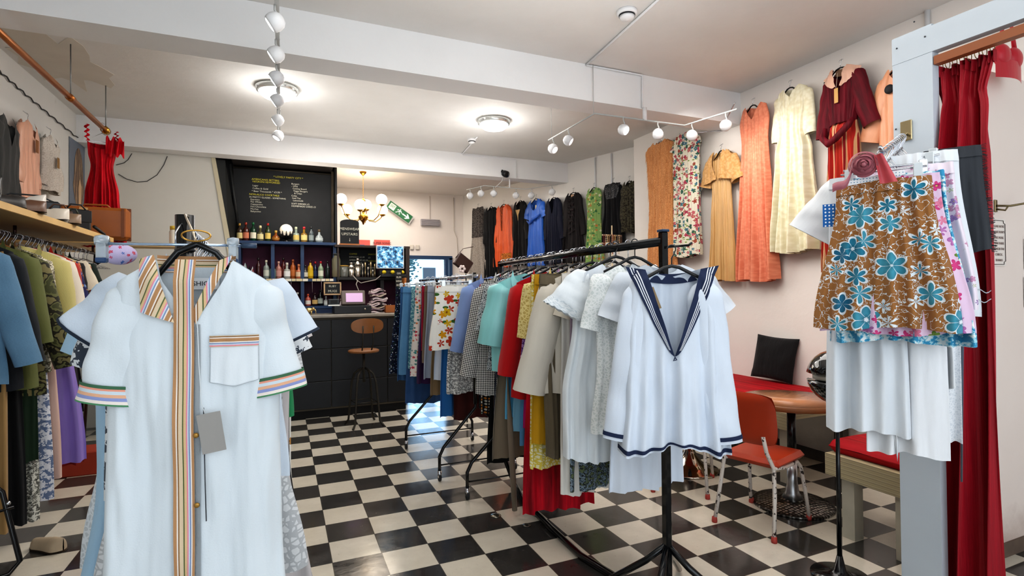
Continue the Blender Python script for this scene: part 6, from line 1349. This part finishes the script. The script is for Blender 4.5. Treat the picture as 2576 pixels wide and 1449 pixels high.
bb_=fab('floral','#9c6c3e','#2f84a0','#4a9ab0','#2a6f8e',s=.42,d=.30,p=6,ol='#dfe8ee',sk='#dfe8ee',skw=.012,r=.75,ct='#e6eef2')
t,G=pskirt(.97,bb_,'brown cotton skirt with big blue and white flowers, frontmost on the chrome arm',.62,.165,.265,0.0,-.0,401,(.012,.03),nu=90,nv=60,ks=(3,5,7))
p=parm(.97); 
pskirt(.90,fab('floral','#e2c6de','#d84a8a','#c07ab8','#e88aa8','#7a9a4a',s=.9,d=.36,r=.9),'pink and lilac flowered skirt just behind the brown one',.655,.165,.27,.02,0,402,(.01,.03))
pskirt(.83,fab('speckle','#3f9ac4','#3f9ac4','#a9dcea','#eef6f8',s=.5),'turquoise and white flowered skirt with a gathered hem',.71,.165,.255,.03,0,403,(.01,.035))
pskirt(.74,fab('floral','#f0e4ee','#d8a0c0','#c8d0a0','#b090c8',s=1.3,d=.3),'white and pink sprigged garment at the right of the brown skirt',.60,.16,.23,.06,.02,404)
t,G=pskirt(.62,fab('plain','#e9edf1'),'white cotton skirt with an embroidered hem, right of the brown skirt',.70,.13,.20,.10,.06,405,(.006,.02))
G.patch(lambda u,v:((u*2-1)*.23,.60+.008*math.sin(u*60)+.004*v),60,1,.006).build('embroidered_line',basic('#b9bfc6',.8),t,(0,0,-.11)); G.patch(lambda u,v:((u*2-1)*.23,.64+.008*math.sin(u*60+1)+.004*v),60,1,.006).build('embroidered_line',basic('#b9bfc6',.8),t,(0,0,-.11))
MB().box(.02,-.07,-.24,.035,.003,.15,Matrix.Rotation(-.3,3,'Y')).build('paper_tag',basic('#8a6f54',.8),t)
t,G=pskirt(.45,fab('plain','#3c3f44'),'dark grey frayed garment at the far right of the chrome arm',.46,.10,.13,.20,.05,406,(.003,.006))
m=MB(); r_=random.Random(8)
for i in range(160):
    z=r_.uniform(0,.46); p_=G.P(.98,z,-1,0); m.tube([p_,(p_[0]+r_.uniform(.008,.02),p_[1],p_[2]-r_.uniform(-.004,.008))],.0012,3,cap=False)
m.build('frayed_edge',fab('plain','#33363a'),t,(0,0,-.11))
# white blouses and petticoats below
t=thing('blouse','long white tunic with a flared left sleeve showing at the left of the brown skirt','top',parm(.55)+side*-.02,prz,GP)
G=Garment([(0,.15),(.10,.17),(.35,.20),(1.05,.22)],1.02,.05,(.08,.06,.02,'u'),.05,(.006,.04),(4,6,9),410,.10,.012)
dress_parts(t,G,fab('plain','#eceff2'),None,None,70,50,'body',-.10,1); sleeve(-1,.16,.05,.30,.62,r0=.09,r1=.13,fl=.45,nu=26,nv=22,seed=2).build('sleeve',fab('plain','#eceff2'),t,(0,0,-.10)); sleeve(1,.13,.05,.36,.10,r0=.07,r1=.09,fl=.4,nu=20,nv=18,seed=5,y0=.05).build('sleeve',fab('plain','#eceff2'),t,(0,0,-.10))
G_=G
t,G=pskirt(.72,fab('plain','#e6ebf0'),'white pleated petticoat with a square left panel below the coloured skirts',1.14,.13,.16,-.10,.0,411,(.006,.04),nu=80,nv=50,ks=(1.5,2.6,4))
t,G=pskirt(.66,fab('plain','#f0f2f5'),'white long skirt with a pointed dipping hem below the coloured skirts',1.24,.13,.15,.04,.0,412,(.006,.035),nu=80,nv=50,ks=(1.3,2.5,4))
t,G=pskirt(.50,fab('lace','#eef0f3','#dde1e6',s=1.2),'sheer white lace skirt with the lowest hem, nearest the post',1.27,.11,.11,.11,.04,413,(.006,.03),nu=60,nv=50,ks=(1.5,3,4.5))
p=parm(.72)+side*.0; m=MB(); m.grid(lambda u,v:((u-.5)*.055*(1-v)**.8+.01*v,.0+.006*math.sin(u*9),-.95-.42*v),8,20); o=m.build('sash',fab('plain','#eef1f4'),loc=p,rz=prz); tag(o,'white pointed sash tail hanging between the white skirts','sash')
hk(.97,'chrome clip hanger holding the brown and blue flowered skirt',hw=.15); hk(.83,'chrome clip hanger behind the frontmost flowered skirts',hw=.16,rz=.1); hk(.62,'chrome clip hanger holding the white embroidered skirt',hw=.17,rz=-.2); hk(.50,'chrome clip hanger nearest the post plate',hw=.18,rz=-.3)
for k in(.2,.26,.32,.38,.44,.56,.68,.76): 
    p=parm(k); o=thing('clothes_hanger','bare chrome hanger hook crowded on the sloping arm','hanger',(p.x,p.y,p.z+.0),prz+.4*math.sin(k*40),'hooks on the chrome arm'); hanger_mesh('wire',o,.06,.07)
# rose corsage and scarf
p=aE+Vector((0,0,-.045))-side*.06+fdir*.05; t=thing('rose_corsage','dusty pink fabric rose with ribbon tails tied at the front of the chrome arm','corsage',p,prz); ros=fab('satin','#a8606a')
m=MB()
for k in range(9):
    r=.010+.0048*k; a0=k*2.4
    m.grid(lambda u,v:((r+.008*v)*math.cos(a0+u*3.4),-.022+.0022*k-.010*(1-v)+.003*math.sin(u*9),(r+.008*v)*math.sin(a0+u*3.4)),16,3)
m.sph((0,-.004,0),.048,20,12,(1,.34,1)); m.sph((0,-.018,0),.014,10,8); m.build('rose',ros,t)
m=MB(); m.grid(lambda u,v:(-.04-.075*v+.02*math.sin(v*3),.0-.01*math.sin(u*3)-.02*v,-.01-.085*v+.035*(u-.5)+.01*math.sin(v*8)),6,16); m.build('ribbon_tail',ros,t)
m=MB(); m.grid(lambda u,v:(.05+.035*v+.03*(u-.5)*(1+v),-.02+.012*math.sin(u*6),.035-.12*v),6,16); m.build('ribbon_tail',fab('satin','#c25058'),t)
# white ribbon-bar hanger in front of waistband
m=MB(); m.box(-.02,-.035,-.10,.20,.006,.02,Matrix.Rotation(-.12,3,'Y')); o=m.build('dotted_ribbon',fab('dots','#e6e9ec','#5a8aa8',s=2.0,d=.2),loc=aE,rz=prz); tag(o,'white dotted ribbon strip across the waist of the brown flowered skirt','ribbon')
m=MB(); m.grid(lambda u,v:((u-.5)*.05,-.0,-.26-.10*v),3,4); o=m.build('spotted_cloth',fab('dots','#2a6ab0','#eef2f6',s=1.5,d=.25),loc=aE-side*.195+fdir*-.05+Vector((0,0,.08)),rz=prz); tag(o,'blue cloth scrap with white spots left of the brown skirt waist','cloth')
p=PD(2420,830,2.35); tag(MB().tube([tuple(PD(2432,420,2.40)),tuple(PD(2424,700,2.38)),tuple(PD(2420,900,2.36)),tuple(PD(2419,1212,2.36))],[.003,.006,.006,.004],6).build('ribbon',fab('plain','#5c6470')),'long dark grey ribbon hanging in front of the red curtain','ribbon')
# ================================================================= RED CURTAIN
cv=NB('red_velvet'); nz=cv.noise(cv.uv(14,1.0),2,4,.6); cv.b(Base_Color=cv.mix(nz,lin('#6e0010'),lin('#c00a26')),Roughness=.6); cv.bs.inputs['Sheen Weight'].default_value=.4; cv.bs.inputs['Sheen Tint'].default_value=(.9,.05,.12,1); cv.bump(nz,.3,.02); cv=cv.m
t=thing('curtain','floor-length crimson velvet curtain bunched at the cubicle opening','curtain',(2.93,1.462,2.575),PI/2)
# local x runs along world Y
Lc=2.52
def cur(u,v,gath=1):
    z=-v*Lc; w=.115+.02*math.exp(-v*Lc/.05)-.012*math.exp(-((v*Lc-.14)/.05)**2)+.065*v**1.6
    q=u*2-1; x=q*w+.045*v*v; A=.014+.055*min(1,v*6)*(1-.25*v)
    ph=u*2*PI*2.8+.5*math.sin(v*4); y=A*math.sin(ph+.6*math.sin(v*3))+.35*A*math.sin(ph*2.3+1.3+v*2); 
    if v*Lc<.16: y+=.006*math.sin(u*95)
    return (x,y,z),(u*1.6,z)
m=MB(); m.grid(lambda u,v:cur(u,v),220,90); m.build('drape',cv,t)
m=MB(); 
def ruf(u,v): 
    p,uv=cur(u,0); q=u*2-1; return (q*.138,p[1]*.7+.012*math.sin(u*80),.02-.055*v+.008*math.sin(u*33)),uv
m.grid(ruf,200,5); m.build('ruffled_heading',cv,t)
for i in range(9):
    MB().tube([(-.12+i*.03,0.006*math.cos(a),.035+.018*math.sin(a)) for a in [2*PI*k/12 for k in range(12)]],.0018,5,closed=True).build('curtain_ring',basic('#a88a5a',.3,.9),t) if 0 else None
    m=MB(); x=-.12+i*.03; m.tube([(x,.02*math.cos(a),.035+.024*math.sin(a)) for a in [2*PI*k/12 for k in range(12)]],.0018,5,closed=True); m.build('curtain_ring',basic('#a88a5a',.3,.9),t)
tag(MB().tube([(2.93,1.545,2.625),(2.93,-.9,2.595)],.009,10).build('curtain_rod',basic('#b9b2a6',.3,.9)),'thin metal curtain rod just under the cubicle header','rod')
# red bra top hanging beyond the curtain
p=PY(2535,130,1.60); t=thing('bra_top','crimson satin bra top hanging above the cubicle wall panel','top',p,0); rs=fab('satin','#c0182c')
for s_ in(-1,1):
    m=MB(); m.sph((s_*.06,0,-.03),.062,18,12,(1,.55,1.0)); m.build('cup',rs,t); MB().tube([(s_*.07,0,.02),(s_*.05,0,.12),(s_*.03,0,.20)],[.012,.009,.007],8).build('strap',rs,t)
m=MB(); m.grid(lambda u,v:((u-.5)*.26,-.03*math.cos((u-.5)*3),-.06-.10*v),16,6); m.build('band',rs,t)
# ================================================================= LEFT WALL, SHELF AND COPPER RAIL THINGS
GLW='garments pinned on the left wall'; LW=PI/2
def lw(pl,pr,yt,yb,X=-2.03): return wallspec(pl,pr,yt,yb,X)
y,h,zt_,zb=lw(-60,62,285,520); t=thing('coat','dark charcoal coat on the left wall at the edge of the photo','coat',(-2.02,y,zt_),LW,GLW); G=Garment([(0,.14),(.12,.2),(.7,.24)],zt_-zb,.05,(.07,.25,.02,'v'),.06,(.004,.01),(2,4),501,.02,.012); dress_parts(t,G,fab('plain','#3c3d3c'),W(L=.60,ang=.16,r0=.08,r1=.06,fl=.5,nu=22,nv=20,x=.14),None,40,30,'body',0,1)
y,h,zt_,zb=lw(28,100,302,500); t=thing('blouse','peach silk blouse with a brown tag on the left wall','top',(-2.02,y,zt_),LW,GLW); G=Garment([(0,.13),(.12,.19),(.5,.20)],zt_-zb,.045,(.06,.16,.02,'v'),.06,(.004,.018),(3,6),502,.02,.012); dress_parts(t,G,fab('satin','#e6b094'),W(L=.52,ang=.14,r0=.07,r1=.06,fl=.5,nu=20,nv=20,x=.13),None,40,30,'body',0,2); MB().box(.0,-.065,-.22,.055,.003,.11).build('brown_tag',basic('#8a5a34',.8),t)
wall_hanger((-2.02,y,zt_+.05),LW,'black hanger holding the peach silk blouse',.10,'hangers on the left wall')
y,h,zt_,zb=lw(95,150,340,482); t=thing('blouse','sheer cream blouse with a brown tag, right of the peach blouse','top',(-2.02,y,zt_),LW,GLW); G=Garment([(0,.12),(.12,.18),(.5,.20)],zt_-zb,.04,(.06,.12,.02,'v'),.06,(.004,.015),(3,6),503,.02,.012); dress_parts(t,G,fab('lace','#ddd6cc','#c9c0b4',s=.9),W(L=.46,ang=.2,r0=.065,r1=.07,fl=.5,nu=20,nv=18,x=.12),None,36,26,'body',0,3); MB().box(.0,-.06,-.26,.05,.003,.10).build('brown_tag',basic('#9a7442',.8),t)
wall_hanger((-2.02,y,zt_+.05),LW,'thin hanger holding the sheer cream blouse',.10,'hangers on the left wall','wire')
# poster
t=thing('poster','large blue-grey poster of long brown hair on the left wall behind the red dress','poster',(-2.095,7.56,2.50),LW)
m=MB(); m.bb(-.24,.25,-.004,.002,-.12,.76); m.build('sheet',basic('#77808f',.5,var=.15),t)
n=NB('painted_hair'); nz=n.noise(n.uv(26,2.2),1.5,5,.7); n.b(Base_Color=n.ramp(nz,[(.35,lin('#3a2c26')),(.5,lin('#7a6253')),(.65,lin('#d0b08a'))]),Roughness=.5)
m=MB(); 
pts=[]
for k in range(24): a=2*PI*k/24; pts.append((.04+.15*math.cos(a)*(1+.25*(math.sin(a)<0)),-.006,.36+.34*math.sin(a)))
m.poly(pts); m.build('hair',n.m,t); MB().poly([(.02,-.009,.04),(.10,-.009,.05),(.12,-.009,.28),(.06,-.009,.36),(.02,-.009,.25)]).build('shoulder',basic('#d9b690',.5,var=.15),t)
# red dress on the copper rail
t=thing('dress','long red satin dress with ruffled straps hanging from the end of the copper rail','dress',(-1.55,6.28,3.08),.2)
y0=PX(268,330,-1.55); red=fab('velvet','#cf0c22'); L=.98
G=Garment([(0,.11),(.10,.105),(.22,.085),(.5,.13),(L,.19)],L,.05,(.10,.07,.01,'u'),.0,(.006,.05),(3,5,8),510,.02,.01); G.body(80,50).build('body',red,t,(0,0,-.10))
for s_,hh in((-1,.16),(1,.12)):
    m=MB(); m.grid(lambda u,v:(s_*(.10+.02*v)+.012*math.sin(u*22),-.02-.02*v+.014*math.sin(u*26+v),-.10+hh*u),30,3); m.build('ruffled_strap',red,t)
m=MB(); m.grid(lambda u,v:(.03+.14*u,-.06-.02*math.sin(u*20+v*3),-.06-.16*v+.02*math.sin(u*18)),30,8); m.build('ruffle_collar',red,t)
hanger('wire',(-1.55,6.28,3.152),.2,'thin wire hanger holding the red ruffled dress on the copper rail',.12,None,.10)
# suitcase, jars, shoes, bags on the shelf
t=thing('suitcase','tan leather suitcase standing on the far end of the wall shelf','suitcase',(-1.62,5.98,2.035),.12); lea=basic('#a05a20',.4,var=.15)
MB().box(.10,0,.145,.50,.17,.29,bev=.03).build('body',lea,t); MB().box(.10,0,.145,.51,.012,.30,bev=.004).build('seam',basic('#6e3a16',.5),t)
MB().tube([(.0,0,.29),(.02,0,.315),(.18,0,.315),(.20,0,.29)],.009,8).build('handle',lea,t); MB().box(.30,-.088,.15,.02,.006,.26).build('strap',basic('#7a4218',.5),t); MB().box(.02,-.092,.23,.06,.003,.09,Matrix.Rotation(.08,3,'Y')).build('paper_tag',basic('#d9ae78',.8),t)
for x,la,c_,ld in((-.98,'tall jar with a yellow lid on the small end shelf beside the suitcase','#d8d2c4','#c9a93a'),(-.90,'clear jar with a pale label beside the yellow-lidded jar','#cfd4cf','#3c3a34')):
    t=thing('jar',la,'jar',(x,6.3,2.03)); MB().lathe([(.035,0),(.038,.01),(.038,.13),(.028,.15)],18).build('glass',basic(c_,.15,var=.1),t); MB().lathe([(.032,.15),(.032,.185),(.001,.19)],16).build('lid',basic(ld,.4),t)
MB_=MB().bb(-1.50,-.80,6.15,6.45,1.998,2.028).build('end_shelf',pine); tag(MB_,'small pale wood shelf end that carries the jars beside the suitcase','shelf')
def bag(name,label,x,y,sx,sy,sz,col,rz=0):
    t=thing(name,label,'bag',(x,y,2.035),rz,'bags on the wall shelf'); mt_=basic(col,.3,var=.2)
    MB().box(0,0,sz/2,sx,sy,sz,bev=.015).build('body',mt_,t); MB().box(0,-sy/2-.004,sz*.68,sx*.98,.008,sz*.55,bev=.004).build('flap',mt_,t); MB().tube([(-sx*.4,0,sz),(-sx*.2,0,sz+.04),(sx*.2,0,sz+.04),(sx*.4,0,sz)],.006,6).build('strap',mt_,t); MB().sph((0,-sy/2-.01,sz*.45),.008,8,6).build('clasp',brass,t); return t
bag('handbag','glossy black handbag at the end of the shelf left of the suitcase',-1.46,5.25,.16,.12,.17,'#14171c',.6)
bag('handbag','flat dark grey clutch lying behind the glossy black handbag',-1.75,5.2,.40,.10,.22,'#2c2f33',.3)
bag('handbag','small brown patterned purse between the white shoe and the black handbag',-1.45,4.86,.14,.08,.11,'#5c4030',.5)
bag('handbag','olive green small purse beside the brown patterned purse',-1.42,5.05,.07,.06,.11,'#4a4c3c',.3)
def shelf_shoe(label,x,y,rz,c_,s_='#d8cfc0',heel=.05,L=.25,s=1.0,grp='shoes on the wall shelf'):
    t=thing('shoe',label,'shoe',(x,y,2.035),rz,grp); shoe_geo(t,basic(c_,.35,var=.15),basic(s_,.6),L,heel,s); return t
shelf_shoe('white heeled shoe seen toe first near the edge of the wall shelf',-1.47,4.30,2.2,'#dcd6ce',heel=.05,s=1.2)
shelf_shoe('second white heeled shoe tilted behind the first',-1.55,4.45,2.4,'#e2dcd4',heel=.05,s=1.2)
shelf_shoe('cream ballet shoe with a taupe sole farther along the shelf',-1.45,4.62,2.0,'#dad0c2','#6e665c',.01,s=1.1)
shelf_shoe('black glossy court shoe with gold trim at the left end of the visible shelf',-1.50,3.80,2.3,'#101214','#b8974a',.06,s=1.3)
shelf_shoe('dark flat shoe lying beside the black court shoe',-1.44,3.98,2.6,'#2a2624','#7a6a50',.0)
shelf_shoe('brown flat sandal beside the white shoes',-1.42,4.16,2.3,'#6a4a38','#3a2a20',.0)
shelf_shoe('taupe flat shoe at the edge of the shelf beside the brown purse',-1.42,4.76,2.1,'#8a7058','#5a4636',.0)
shelf_shoe('grey patterned shoe behind the black court shoe at the left end of the shelf',-1.72,3.85,2.0,'#8a8680','#4a4642',.03)
o=MB().tube([(-1.40,5.45,2.10),(-1.36,5.55,2.05),(-1.32,5.6,1.95),(-1.36,5.62,1.85),(-1.42,5.6,1.80)],.012,8).build('leather_strap',basic('#1c1816',.4)); tag(o,'black leather strap trailing off the end of the wall shelf','strap')
cy_=bpy.context.scene.cycles; cy_.max_bounces=6; cy_.diffuse_bounces=3; cy_.use_adaptive_sampling=True; cy_.adaptive_threshold=.1; cy_.adaptive_min_samples=12; cy_.glossy_bounces=3; cy_.transmission_bounces=4; cy_.sample_clamp_indirect=6
# ================================================================= CAMERA
cam=bpy.data.cameras.new('camera'); cam.sensor_width=36; cam.lens=FPX/2576*36; cam.shift_x=(1288-CX)/2576; cam.shift_y=(CY-724.5)/2576; cam.clip_start=.05; cam.clip_end=100
co=bpy.data.objects.new('camera',cam); COL.objects.link(co)
M_=Matrix((( CR.x,CU.x,-_fw.x,0),(CR.y,CU.y,-_fw.y,0),(CR.z,CU.z,-_fw.z,CAMH),(0,0,0,1))); co.matrix_world=M_
bpy.context.scene.camera=co
vs=bpy.context.scene.view_settings; vs.view_transform='Standard'; vs.look='Medium High Contrast'; vs.exposure=0.05; vs.gamma=1.0
